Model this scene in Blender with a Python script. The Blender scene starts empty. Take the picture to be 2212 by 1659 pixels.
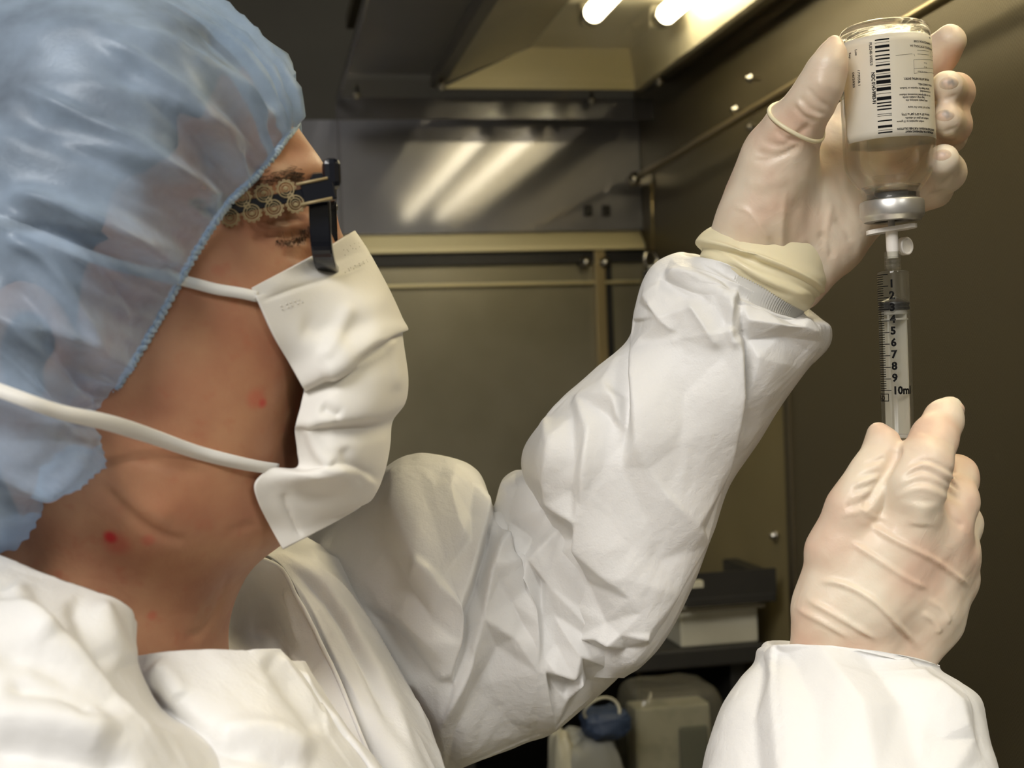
import bpy, bmesh, math, random
import numpy as np
from mathutils import Vector, Matrix
random.seed(7); RNG = np.random.RandomState(11)
SC = bpy.context.scene
COL = SC.collection

# ------------------------------------------------------------------ camera
W, H, F = 2212.0, 1659.0, 2800.0
ZC = 1.40
CAM = np.array([0.0, 0.0, ZC])
_v = np.array([(555 - W/2)/F, -(819 - H/2)/F, -1.0]); _v /= np.linalg.norm(_v)
_r = math.radians(2.2)
_u = np.array([-math.sin(_r), math.cos(_r), 0.0]); _u -= _v*(_u @ _v); _u /= np.linalg.norm(_u)
_x = np.cross(_v, _u)
RW = np.array([_x, _v, _u])               # camera vector -> world vector
cam_d = bpy.data.cameras.new('camera'); cam_o = bpy.data.objects.new('camera', cam_d)
COL.objects.link(cam_o); SC.camera = cam_o
cam_d.sensor_width = 36.0; cam_d.lens = F/W*36.0; cam_d.clip_start = 0.02; cam_d.clip_end = 50
M = Matrix(RW.tolist()).to_4x4(); M.translation = Vector(CAM.tolist()); cam_o.matrix_world = M
cam_d.dof.use_dof = True; cam_d.dof.focus_distance = 0.645; cam_d.dof.aperture_fstop = 12.0

# ------------------------------------------------------------------ light
world = bpy.data.worlds.new('world'); SC.world = world; world.use_nodes = True
world.node_tree.nodes['Background'].inputs[0].default_value = (0.80, 0.88, 1.0, 1)
world.node_tree.nodes['Background'].inputs[1].default_value = 0.12
def area(name, loc, target, size, power, col, sy=None):
    l = bpy.data.lights.new(name, 'AREA'); l.energy = power; l.color = col; l.size = size
    if sy: l.shape = 'RECTANGLE'; l.size_y = sy
    o = bpy.data.objects.new(name, l); COL.objects.link(o); o.location = loc
    o.rotation_euler = (Vector(target) - Vector(loc)).to_track_quat('-Z', 'Y').to_euler()
    return o
area('room_ceiling_light', (-0.9, -0.9, 2.70), (0.15, 0.6, 1.3), 1.0, 24, (1.0, 0.97, 0.93))
area('bounced_flash', (0.54, -0.55, 2.28), (0.2, 0.65, 1.25), 0.34, 16.5, (1.0, 0.97, 0.92))
area('added_room_fill', (-1.3, -1.3, 2.92), (-1.3, -1.3, 0), 1.2, 36, (1.0, 0.97, 0.94))  # unseen fill light, added to brighten the back wall mirrored in the end panel
TUBE_STRENGTH = 13.0
SC.view_settings.view_transform = 'Standard'; SC.view_settings.look = 'None'
SC.view_settings.exposure = 0.20; SC.view_settings.gamma = 1.0
SC.view_settings.use_curve_mapping = False

# ------------------------------------------------------------------ helpers
def P(px, py, Y):
    d = RW @ np.array([(px - W/2)/F, -(py - H/2)/F, -1.0])
    return CAM + d*(Y/d[1])
def PX(px, py, X):
    d = RW @ np.array([(px - W/2)/F, -(py - H/2)/F, -1.0])
    return CAM + d*(X/d[0])
def proj(V):
    c = (np.asarray(V) - CAM) @ RW.T.T if False else (np.asarray(V) - CAM) @ RW.T
    # RW rows are world axes in camera space: world = RW @ cam  ->  cam = RW.T @ world
    c = (np.asarray(V) - CAM) @ RW
    return np.stack([W/2 + F*c[:, 0]/-c[:, 2], H/2 - F*c[:, 1]/-c[:, 2]], 1), -c[:, 2]
def mpp(px, py, Y):                       # metres per pixel at a point
    p = P(px, py, Y); c = (p - CAM) @ RW
    return -c[2]/F
def cr(pts, n):                           # Catmull-Rom resample of a polyline (any dimension)
    pts = np.asarray(pts, float)
    if len(pts) == 2:
        t = np.linspace(0, 1, n)[:, None]; return pts[0]*(1-t) + pts[1]*t
    q = np.vstack([2*pts[0]-pts[1], pts, 2*pts[-1]-pts[-2]])
    t = np.linspace(0, len(pts)-1, n); i = np.minimum(t.astype(int), len(pts)-2); f = (t - i)[:, None]
    a, b, c, d = q[i], q[i+1], q[i+2], q[i+3]
    return 0.5*((2*b) + (-a+c)*f + (2*a-5*b+4*c-d)*f*f + (-a+3*b-3*c+d)*f**3)
def cr_closed(pts, n):
    pts = np.asarray(pts, float); m = len(pts)
    t = np.arange(n)*m/n; i = t.astype(int); f = (t - i)[:, None]
    a, b, c, d = pts[(i-1) % m], pts[i], pts[(i+1) % m], pts[(i+2) % m]
    return 0.5*((2*b) + (-a+c)*f + (2*a-5*b+4*c-d)*f*f + (-a+3*b-3*c+d)*f**3)

def mesh_obj(name, V, faces, mat, parent=None, smooth=True):
    me = bpy.data.meshes.new(name)
    V = np.asarray(V, np.float32)
    if isinstance(faces, np.ndarray):
        k = faces.shape[1]; nf = len(faces)
        me.vertices.add(len(V)); me.vertices.foreach_set('co', V.ravel())
        me.loops.add(nf*k); me.loops.foreach_set('vertex_index', faces.astype(np.int32).ravel())
        me.polygons.add(nf); me.polygons.foreach_set('loop_start', np.arange(0, nf*k, k, dtype=np.int32))
        me.update(calc_edges=True)
    else:
        me.from_pydata(V.tolist(), [], faces)
    me.validate(); me.update()
    if smooth: me.polygons.foreach_set('use_smooth', np.ones(len(me.polygons), bool))
    if mat: me.materials.append(mat)
    o = bpy.data.objects.new(name, me); COL.objects.link(o)
    if parent: o.parent = parent
    return o
def bm_obj(name, bm, mat, parent=None, smooth=False):
    me = bpy.data.meshes.new(name); bm.to_mesh(me); bm.free()
    if smooth:
        me.polygons.foreach_set('use_smooth', np.ones(len(me.polygons), bool))
    if mat: me.materials.append(mat)
    o = bpy.data.objects.new(name, me); COL.objects.link(o)
    if parent: o.parent = parent
    return o
def tag(o, label=None, cat=None, group=None, kind=None):
    if label: o['label'] = label
    if cat: o['category'] = cat
    if group: o['group'] = group
    if kind: o['kind'] = kind
    return o
def empty(name, label, cat, loc=(0, 0, 0), group=None):
    o = bpy.data.objects.new(name, None); COL.objects.link(o); o.location = loc; o.empty_display_size = 0.02
    return tag(o, label, cat, group)
def attach(root):                         # parts were built in world space: keep them there
    bpy.context.view_layer.update()
    def rec(o):
        for c in o.children:
            c.matrix_parent_inverse = o.matrix_world.inverted(); bpy.context.view_layer.update(); rec(c)
    rec(root)
def grid_faces(nr, nc, wrap_c=False, wrap_r=False):
    r = np.arange(nr if wrap_r else nr-1); c = np.arange(nc if wrap_c else nc-1)
    R, C = np.meshgrid(r, c, indexing='ij'); R = R.ravel(); C = C.ravel()
    R1 = (R+1) % nr; C1 = (C+1) % nc
    return np.stack([R*nc+C, R*nc+C1, R1*nc+C1, R1*nc+C], 1)
def vnormals(V, Fc):
    if Fc.shape[1] == 4:
        n = np.cross(V[Fc[:, 2]]-V[Fc[:, 0]], V[Fc[:, 3]]-V[Fc[:, 1]])
    else:
        n = np.cross(V[Fc[:, 1]]-V[Fc[:, 0]], V[Fc[:, 2]]-V[Fc[:, 0]])
    N = np.zeros_like(V)
    for k in range(Fc.shape[1]): np.add.at(N, Fc[:, k], n)
    return N/np.maximum(np.linalg.norm(N, axis=1, keepdims=True), 1e-12)
def tube_mesh(pts, r, seg=10, closed=False, caps=True):
    pts = np.asarray(pts, float); n = len(pts)
    r = np.full(n, float(r)) if np.isscalar(r) else np.asarray(r, float)
    T = np.gradient(pts, axis=0)
    if closed: T = np.roll(pts, -1, 0) - np.roll(pts, 1, 0)
    T /= np.maximum(np.linalg.norm(T, axis=1, keepdims=True), 1e-9)
    up = np.array([0.1, 0.2, 1.0]) if abs(T[0][2]) < 0.8 else np.array([0.1, 1.0, 0.2])
    A = np.zeros_like(pts); a = up
    for i in range(n):
        a = a - T[i]*(a @ T[i]); a /= np.linalg.norm(a); A[i] = a
    B = np.cross(T, A)
    th = np.arange(seg)*2*math.pi/seg
    V = (pts[:, None, :] + r[:, None, None]*(np.cos(th)[None, :, None]*A[:, None, :] + np.sin(th)[None, :, None]*B[:, None, :])).reshape(-1, 3)
    Fc = grid_faces(n, seg, wrap_c=True, wrap_r=closed).tolist()
    if caps and not closed:
        Fc.append(list(range(seg))[::-1]); Fc.append([(n-1)*seg+k for k in range(seg)])
    return V, Fc
def tube(name, pts, r, mat, parent=None, seg=10, closed=False):
    V, Fc = tube_mesh(pts, r, seg, closed)
    o = mesh_obj(name, V, Fc, mat, parent)
    return o
def lathe(name, prof, mat, parent=None, seg=64, frame=None, close=False):
    # prof: list of (r, h) ; frame: (origin, ex, ey, axis)
    o, ex, ey, ax = frame
    th = np.arange(seg)*2*math.pi/seg
    V = []
    for r, h in prof:
        V.append(o + ax*h + r*(np.cos(th)[:, None]*ex + np.sin(th)[:, None]*ey))
    V = np.vstack(V)
    Fc = grid_faces(len(prof), seg, wrap_c=True, wrap_r=close)
    ob = mesh_obj(name, V, Fc, mat, parent)
    return ob
def box(bm, c, s, rot=None):
    m = Matrix.Translation(Vector(c)) @ (rot.to_4x4() if rot is not None else Matrix.Identity(4)) @ Matrix.Diagonal((s[0], s[1], s[2], 1))
    return bmesh.ops.create_cube(bm, size=1.0, matrix=m)
def bevel_all(bm, w, seg=2):
    bmesh.ops.bevel(bm, geom=bm.edges[:], offset=w, segments=seg, affect='EDGES', profile=0.5)
def add_mod_solid(o, t, off=0.0):
    m = o.modifiers.new('thickness', 'SOLIDIFY'); m.thickness = t; m.offset = off
def crisp(o, deg=35):
    m = o.modifiers.new('crisp_edges', 'EDGE_SPLIT'); m.split_angle = math.radians(deg); return o
def fix_normals(o):
    bm = bmesh.new(); bm.from_mesh(o.data); bmesh.ops.recalc_face_normals(bm, faces=bm.faces); bm.to_mesh(o.data); bm.free()

# ---------- noise
def tri(x): return np.abs((x/math.pi) % 2.0 - 1.0)*2 - 1
def crumple(V, wl, seed, n=7, aniso=None):
    rs = np.random.RandomState(seed); h = np.zeros(len(V)); q = V.copy()
    if aniso is not None: q = q*np.asarray(aniso)
    wv = np.zeros(len(V))
    for i in range(3):
        k = rs.normal(size=3); k /= np.linalg.norm(k); wv += np.sin(q @ k*2*math.pi/(wl*1.7) + rs.rand()*6.3)
    for i in range(n):
        k = rs.normal(size=3); k /= np.linalg.norm(k); l = wl*(0.6 + 0.9*rs.rand())
        h += tri(q @ k*2*math.pi/l + rs.rand()*6.3 + 0.9*wv*(rs.rand()-0.3))
    return h/n
def facets(V, wl, seed, axis=None, stretch=0.55, warp=0.35):
    # creased-paper relief: planar flanks meeting in sharp lines along the borders of random cells
    rs = np.random.RandomState(seed); q = np.array(V, float)
    if axis is not None:
        a = np.asarray(axis, float); a /= np.linalg.norm(a); q = q - stretch*(q @ a)[:, None]*a
    w = np.zeros_like(q)
    for i in range(3): w[:, i] = softnoise(q, wl*1.3, seed+10+i, 4)
    q = q + w*wl*warp
    lo, hi = q.min(0)-wl, q.max(0)+wl
    n = int(np.clip(np.prod((hi-lo)/wl)*1.0, 12, 900)); S = lo + rs.rand(n, 3)*(hi-lo); amp = 0.35+0.9*rs.rand(n)
    h = np.zeros(len(q))
    for i in range(0, len(q), 8000):
        d = np.sqrt(((q[i:i+8000, None, :]-S[None])**2).sum(2)); k = np.argpartition(d, 1, axis=1)[:, :2]
        r = np.arange(len(d)); d1 = d[r, k[:, 0]]; d2 = d[r, k[:, 1]]
        h[i:i+8000] = np.clip(np.abs(d2-d1)/wl, 0, 1)*0.5*(amp[k[:, 0]]+amp[k[:, 1]])
    return 0.5-h
def softnoise(V, wl, seed, n=6):
    rs = np.random.RandomState(seed); h = np.zeros(len(V))
    for i in range(n):
        k = rs.normal(size=3); k /= np.linalg.norm(k); l = wl*(0.6 + 0.9*rs.rand())
        h += np.sin(V @ k*2*math.pi/l + rs.rand()*6.3)
    return h/n
# ---------- folds authored as curves seen in the photograph, pushed along the surface normal
def seg_dist(Q, pl):
    best = np.full(len(Q), 1e9); sd = np.zeros(len(Q)); tt = np.zeros(len(Q)); m = len(pl)-1
    for i in range(m):
        a, b = pl[i], pl[i+1]; ab = b-a; L2 = ab @ ab + 1e-9
        t = np.clip(((Q-a) @ ab)/L2, 0, 1); d = Q - (a + t[:, None]*ab); dd = np.sqrt((d*d).sum(1))
        s = ab[0]*(Q[:, 1]-a[1]) - ab[1]*(Q[:, 0]-a[0])
        up = dd < best
        best[up] = dd[up]; sd[up] = np.sign(s[up])*dd[up]; tt[up] = (i + t[up])/m
    return best, sd, tt
def apply_folds(V, N, folds, scale=1.0):
    # fold: (kind, points px, width px, height mm [, second width])
    q, dep = proj(V)
    view = CAM - V; view /= np.linalg.norm(view, axis=1, keepdims=True)
    w = np.clip((N*view).sum(1)*3.0 + 0.4, 0, 1)
    D = np.zeros(len(V))
    for f in folds:
        kind, pts, wd, h = f[:4]; w2 = f[4] if len(f) > 4 else wd*2.5
        pl = cr(pts, max(6, 4*len(pts)))
        pad = 5*max(wd, w2)
        mn, mx = pl.min(0)-pad, pl.max(0)+pad
        k = np.where((q[:, 0] > mn[0]) & (q[:, 0] < mx[0]) & (q[:, 1] > mn[1]) & (q[:, 1] < mx[1]))[0]
        if len(k) == 0: continue
        d, s, t = seg_dist(q[k], pl)
        fade = np.clip(np.minimum(t, 1-t)*5.0, 0, 1); fade = fade*fade*(3-2*fade)
        over = np.exp(-(np.maximum(d-np.abs(s), 0)/wd)**2)
        if kind == 'r':   g = np.exp(-(d/wd)**2)
        elif kind == 'R': g = np.exp(-np.abs(d)/wd)                    # sharp ridge
        elif kind == 'v': g = -np.exp(-(d/wd)**2)
        elif kind == 'V': g = -np.exp(-np.abs(d)/wd)
        elif kind == 's':                                              # step: side right of travel (down in y) raised
            g = np.where(s > 0, np.exp(-np.abs(s)/w2), -0.7*np.exp(-np.abs(s)/w2))*np.tanh(np.abs(s)/wd)
        D[k] += g*fade*h*0.001
    return V + N*(D*w*scale)[:, None]

# ---------- planar facets between crease lines: (px, py, height mm) polylines, linear in between
from mathutils.geometry import delaunay_2d_cdt
def relief(V, N, lines, zero=(), scale=1.0):
    pts = []; ed = []
    for l in lines:
        n = len(pts); pts += [tuple(map(float, p)) for p in l]; ed += [(n+i, n+i+1) for i in range(len(l)-1)]
    for z in zero: pts += [(float(x), float(y), 0.0) for x, y in z]
    A = np.array(pts)
    r = delaunay_2d_cdt([Vector(p[:2]) for p in pts], ed, [], 0, 1e-4)
    vs = np.array([v[:] for v in r[0]]); hs = np.zeros(len(vs))
    for i, o in enumerate(r[3]):
        if len(o): hs[i] = A[o[0], 2]
        else: hs[i] = A[np.argmin(((A[:, :2]-vs[i])**2).sum(1)), 2]
    q, dep = proj(V); view = CAM - V; view /= np.linalg.norm(view, axis=1, keepdims=True)
    w = np.clip((N*view).sum(1)*1.8 - 0.05, 0, 1); D = np.zeros(len(V)); done = np.zeros(len(V), bool)
    for f in r[2]:
        for j in range(1, len(f)-1):
            a, b, c = vs[f[0]], vs[f[j]], vs[f[j+1]]; lo = np.minimum(np.minimum(a, b), c); hi = np.maximum(np.maximum(a, b), c)
            k = np.where((q[:, 0] >= lo[0]) & (q[:, 0] <= hi[0]) & (q[:, 1] >= lo[1]) & (q[:, 1] <= hi[1]) & ~done)[0]
            if len(k) == 0: continue
            det = (b[1]-c[1])*(a[0]-c[0]) + (c[0]-b[0])*(a[1]-c[1])
            if abs(det) < 1e-9: continue
            l1 = ((b[1]-c[1])*(q[k, 0]-c[0]) + (c[0]-b[0])*(q[k, 1]-c[1]))/det
            l2 = ((c[1]-a[1])*(q[k, 0]-c[0]) + (a[0]-c[0])*(q[k, 1]-c[1]))/det
            l3 = 1-l1-l2; ins = (l1 >= -1e-6) & (l2 >= -1e-6) & (l3 >= -1e-6); kk = k[ins]
            D[kk] = l1[ins]*hs[f[0]] + l2[ins]*hs[f[j]] + l3[ins]*hs[f[j+1]]; done[kk] = True
    return V + N*(D*w*0.001*scale)[:, None]

# ---------- implicit bodies
class Field:
    def __init__(s, xs, ys, zs):
        s.ax = [np.asarray(a, np.float32) for a in (xs, ys, zs)]
        s.F = np.full([len(a) for a in s.ax], 0.06, np.float32)
    @staticmethod
    def uni(lo, hi, h): return Field(*[np.arange(lo[i], hi[i]+h, h) for i in range(3)])
    def sub(s, lo, hi):
        sl = []
        for i in range(3):
            a = np.searchsorted(s.ax[i], lo[i]); b = np.searchsorted(s.ax[i], hi[i])
            if b <= a: return None
            sl.append(slice(a, b))
        return tuple(sl)
    def pts(s, sl):
        return (s.ax[0][sl[0]][:, None, None], s.ax[1][sl[1]][None, :, None], s.ax[2][sl[2]][None, None, :])
    def put(s, sl, d, k):
        f = s.F[sl]
        if k < 0:                                   # subtract
            k = -k; d = -d; h = np.clip(0.5 - 0.5*(f - d)/k, 0, 1); s.F[sl] = f*(1-h) + d*h + k*h*(1-h)
        else:
            h = np.clip(0.5 + 0.5*(d - f)/k, 0, 1); s.F[sl] = d*(1-h) + f*h - k*h*(1-h)
    def chain(s, pts, rs, k=0.005, kin=0.004):      # a limb of tapered capsules, blended in with k
        pts = [np.asarray(p, float) for p in pts]
        pad = max(rs) + abs(k) + 0.012
        A = np.array(pts); sl = s.sub(A.min(0)-pad, A.max(0)+pad)
        if sl is None: return
        x, y, z = s.pts(sl); D = None
        for i in range(len(pts)-1):
            a, b = pts[i], pts[i+1]; ab = b-a; L2 = float(ab @ ab)+1e-12
            t = np.clip(((x-a[0])*ab[0] + (y-a[1])*ab[1] + (z-a[2])*ab[2])/L2, 0, 1)
            d = np.sqrt((x-a[0]-t*ab[0])**2 + (y-a[1]-t*ab[1])**2 + (z-a[2]-t*ab[2])**2) - (rs[i] + (rs[i+1]-rs[i])*t)
            if D is None: D = d
            else:
                h = np.clip(0.5 + 0.5*(d - D)/kin, 0, 1); D = d*(1-h) + D*h - kin*h*(1-h)
        s.put(sl, D.astype(np.float32), k)
    def ell(s, c, r, R=None, k=0.008):
        c = np.asarray(c, float); r = np.asarray(r, float); pad = max(r) + abs(k) + 0.012
        sl = s.sub(c-pad, c+pad)
        if sl is None: return
        x, y, z = s.pts(sl); x = x-c[0]; y = y-c[1]; z = z-c[2]
        if R is not None: x, y, z = [R[i][0]*x + R[i][1]*y + R[i][2]*z for i in range(3)]
        k0 = np.sqrt((x/r[0])**2 + (y/r[1])**2 + (z/r[2])**2); k1 = np.sqrt((x/r[0]**2)**2 + (y/r[1]**2)**2 + (z/r[2]**2)**2)
        s.put(sl, (k0*(k0-1)/np.maximum(k1, 1e-6)).astype(np.float32), k)
    def mesh(s):
        Fv = s.F; S = Fv < 0
        n = Fv.shape
        cnt = np.zeros([a-1 for a in n], np.int8)
        for i in (0, 1):
            for j in (0, 1):
                for k in (0, 1): cnt += S[i:n[0]-1+i, j:n[1]-1+j, k:n[2]-1+k]
        act = np.argwhere((cnt > 0) & (cnt < 8)); idx = np.full(cnt.shape, -1, np.int32); idx[tuple(act.T)] = np.arange(len(act))
        acc = np.zeros((len(act), 3)); num = np.zeros(len(act))
        cor = [(i, j, k) for i in (0, 1) for j in (0, 1) for k in (0, 1)]
        cv = {c: Fv[act[:, 0]+c[0], act[:, 1]+c[1], act[:, 2]+c[2]].astype(float) for c in cor}
        cp = {c: np.stack([s.ax[m][act[:, m]+c[m]] for m in range(3)], 1).astype(float) for c in cor}
        for a in cor:
            for m in range(3):
                if a[m]: continue
                b = list(a); b[m] = 1; b = tuple(b)
                cross = (cv[a] < 0) != (cv[b] < 0)
                t = np.where(cross, cv[a]/np.where(np.abs(cv[a]-cv[b]) < 1e-12, 1e-12, cv[a]-cv[b]), 0)
                p = cp[a] + t[:, None]*(cp[b]-cp[a])
                acc[cross] += p[cross]; num[cross] += 1
        V = acc/np.maximum(num, 1)[:, None]
        faces = []
        for m in range(3):
            u, v = (m+1) % 3, (m+2) % 3
            sa = [slice(None)]*3; sb = [slice(None)]*3; sa[m] = slice(0, -1); sb[m] = slice(1, None)
            A = S[tuple(sa)]; B = S[tuple(sb)]
            e = np.argwhere(A != B)
            ok = (e[:, u] > 0) & (e[:, v] > 0) & (e[:, u] < n[u]-1) & (e[:, v] < n[v]-1); e = e[ok]
            ins = A[tuple(e.T)]
            def cell(du, dv):
                c = e.copy(); c[:, u] += du; c[:, v] += dv; return idx[tuple(c.T)]
            q = np.stack([cell(-1, -1), cell(0, -1), cell(0, 0), cell(-1, 0)], 1)
            q[~ins] = q[~ins][:, ::-1]
            faces.append(q)
        return V, np.vstack(faces)
def lap_smooth(V, Fc, it=2, lam=0.5):
    e = np.vstack([Fc[:, [i, (i+1) % Fc.shape[1]]] for i in range(Fc.shape[1])])
    deg = np.zeros(len(V)); np.add.at(deg, e[:, 0], 1); np.add.at(deg, e[:, 1], 1)
    for _ in range(it):
        A = np.zeros_like(V); np.add.at(A, e[:, 0], V[e[:, 1]]); np.add.at(A, e[:, 1], V[e[:, 0]])
        V = V + lam*(A/np.maximum(deg, 1)[:, None] - V)
    return V

# ------------------------------------------------------------------ materials
def srgb(r, g, b):
    f = lambda c: ((c/255+0.055)/1.055)**2.4 if c > 10.3 else c/255/12.92
    return (f(r), f(g), f(b), 1)
def new_mat(name):
    m = bpy.data.materials.new(name); m.use_nodes = True
    nt = m.node_tree; b = nt.nodes['Principled BSDF']; return m, nt, b
def mat(name, col, rough=0.5, metal=0.0, noise=None, bump=None, spec=None, **kw):
    m, nt, b = new_mat(name)
    b.inputs['Base Color'].default_value = col; b.inputs['Roughness'].default_value = rough; b.inputs['Metallic'].default_value = metal
    if spec is not None: b.inputs['Specular IOR Level'].default_value = spec
    for k, v in kw.items(): b.inputs[k.replace('_', ' ')].default_value = v
    tc = nt.nodes.new('ShaderNodeTexCoord')
    if noise:                                     # (scale, other colour, lo, hi)
        n = nt.nodes.new('ShaderNodeTexNoise'); n.inputs['Scale'].default_value = noise[0]; n.inputs['Detail'].default_value = 4
        r = nt.nodes.new('ShaderNodeValToRGB'); r.color_ramp.elements[0].position = noise[2]; r.color_ramp.elements[1].position = noise[3]
        r.color_ramp.elements[0].color = col; r.color_ramp.elements[1].color = noise[1]
        nt.links.new(tc.outputs['Object'], n.inputs['Vector']); nt.links.new(n.outputs['Fac'], r.inputs[0]); nt.links.new(r.outputs[0], b.inputs['Base Color'])
    if bump:                                      # list of (scale, strength, distance, stretch)
        prev = None
        for sc, st, di, stretch in bump:
            n = nt.nodes.new('ShaderNodeTexNoise'); n.inputs['Scale'].default_value = sc; n.inputs['Detail'].default_value = 3
            mp = nt.nodes.new('ShaderNodeMapping'); mp.inputs['Scale'].default_value = stretch
            bp = nt.nodes.new('ShaderNodeBump'); bp.inputs['Strength'].default_value = st; bp.inputs['Distance'].default_value = di
            nt.links.new(tc.outputs['Object'], mp.inputs[0]); nt.links.new(mp.outputs[0], n.inputs['Vector']); nt.links.new(n.outputs['Fac'], bp.inputs['Height'])
            if prev: nt.links.new(prev.outputs[0], bp.inputs['Normal'])
            prev = bp
        nt.links.new(prev.outputs[0], b.inputs['Normal'])
    return m
def clear_mat(name, tint, trans, rough=0.05, haze=None, hazefac=0.0, ior=1.45):
    # thin clear plastic: transparent sheet + fresnel gloss + a little milky scatter
    m = bpy.data.materials.new(name); m.use_nodes = True; nt = m.node_tree; nt.nodes.clear()
    out = nt.nodes.new('ShaderNodeOutputMaterial'); t = nt.nodes.new('ShaderNodeBsdfTransparent'); t.inputs[0].default_value = tint
    g = nt.nodes.new('ShaderNodeBsdfGlossy'); g.inputs['Roughness'].default_value = rough
    lw = nt.nodes.new('ShaderNodeLayerWeight'); lw.inputs[0].default_value = 0.5
    pw = nt.nodes.new('ShaderNodeMath'); pw.operation = 'POWER'; pw.inputs[1].default_value = 5.0
    fr = nt.nodes.new('ShaderNodeMath'); fr.operation = 'MULTIPLY_ADD'; fr.inputs[1].default_value = 0.9; fr.inputs[2].default_value = 0.04; fr.use_clamp = True
    nt.links.new(lw.outputs['Facing'], pw.inputs[0]); nt.links.new(pw.outputs[0], fr.inputs[0])
    mx = nt.nodes.new('ShaderNodeMixShader'); nt.links.new(fr.outputs[0], mx.inputs[0])
    src = t
    if hazefac > 0:
        d = nt.nodes.new('ShaderNodeBsdfDiffuse'); d.inputs[0].default_value = haze
        tr = nt.nodes.new('ShaderNodeBsdfTranslucent'); tr.inputs[0].default_value = haze
        dm = nt.nodes.new('ShaderNodeMixShader'); dm.inputs[0].default_value = 0.5
        nt.links.new(d.outputs[0], dm.inputs[1]); nt.links.new(tr.outputs[0], dm.inputs[2])
        hm = nt.nodes.new('ShaderNodeMixShader'); hm.inputs[0].default_value = hazefac
        nt.links.new(t.outputs[0], hm.inputs[1]); nt.links.new(dm.outputs[0], hm.inputs[2]); src = hm
    nt.links.new(src.outputs[0], mx.inputs[1]); nt.links.new(g.outputs[0], mx.inputs[2]); nt.links.new(mx.outputs[0], out.inputs[0])
    return m
def emit_mat(name, col, s):
    m = bpy.data.materials.new(name); m.use_nodes = True; nt = m.node_tree; nt.nodes.clear()
    out = nt.nodes.new('ShaderNodeOutputMaterial'); e = nt.nodes.new('ShaderNodeEmission'); e.inputs[0].default_value = col; e.inputs[1].default_value = s
    nt.links.new(e.outputs[0], out.inputs[0]); return m

M_steel = mat('polished_steel_panel', srgb(150, 150, 154), 0.075, 0.42, noise=(5, srgb(140, 140, 144), 0.4, 0.6))
M_steel2 = mat('brushed_steel_lower', srgb(160, 155, 138), 0.32, 0.8, noise=(3, srgb(132, 127, 108), 0.35, 0.65), bump=[(60, 0.12, 0.002, (6, 6, 0.3))])
M_dark = mat('dark_wall_paint', srgb(66, 62, 48), 0.7, noise=(4, srgb(54, 50, 38), 0.3, 0.7))
M_hood = mat('hood_metal', srgb(120, 112, 92), 0.32, 0.85, noise=(6, srgb(104, 96, 76), 0.35, 0.65))
M_hoodw = mat('white_enamel', srgb(206, 200, 176), 0.30, 0.0, noise=(8, srgb(196, 188, 160), 0.35, 0.65))
M_hooddark = mat('dark_hood_metal', srgb(92, 84, 66), 0.4, 0.5, noise=(6, srgb(78, 70, 54), 0.35, 0.65))
M_cream = mat('cream_enamel', srgb(226, 214, 168), 0.35)
M_olive = mat('olive_wall_paint', srgb(128, 116, 80), 0.6, noise=(5, srgb(120, 108, 72), 0.35, 0.65))
M_chrome = mat('chrome', srgb(200, 196, 186), 0.18, 1.0)
M_rod = mat('rod_metal', srgb(170, 154, 116), 0.3, 0.8)
M_black = mat('black_plastic', srgb(20, 20, 20), 0.35)
M_blackmat = mat('black_bench', srgb(30, 29, 26), 0.5, noise=(12, srgb(38, 36, 32), 0.3, 0.7))
# ------------------------------------------------------------------ the room and the hood
XW, YW = 0.632, 2.05                       # perforated rear panel of the hood, far end panel
def Zc(z): return ZC + z
def slab(name, lo, hi, m, bev=0.0, parent=None, kind='structure'):
    bm = bmesh.new(); c = [(lo[i]+hi[i])/2 for i in range(3)]; s = [hi[i]-lo[i] for i in range(3)]
    box(bm, c, s)
    if bev: bevel_all(bm, bev)
    o = bm_obj(name, bm, m, parent)
    if kind and parent is None: o['kind'] = kind
    return o
slab('floor', (-3.2, -2.4, -0.05), (1.6, 3.6, 0.0), mat('grey_floor', srgb(120, 116, 108), 0.5, noise=(3, srgb(108, 104, 96), 0.4, 0.6)))
slab('wall_far', (-3.2, 2.9, 0.0), (1.6, 3.0, 3.0), M_dark)
slab('wall_left', (-3.2, -2.4, 0.0), (-3.1, 2.9, 3.0), M_dark)
slab('wall_right', (1.5, -2.4, 0.0), (1.6, 2.9, 3.0), M_dark)
slab('wall_back', (-3.1, -2.4, 0.0), (1.5, -2.3, 3.0), mat('room_paint', srgb(190, 186, 176), 0.7))
slab('ceiling', (-3.2, -2.4, 3.0), (1.6, 3.0, 3.05), mat('ceiling_paint', srgb(205, 203, 196), 0.8))

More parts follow.
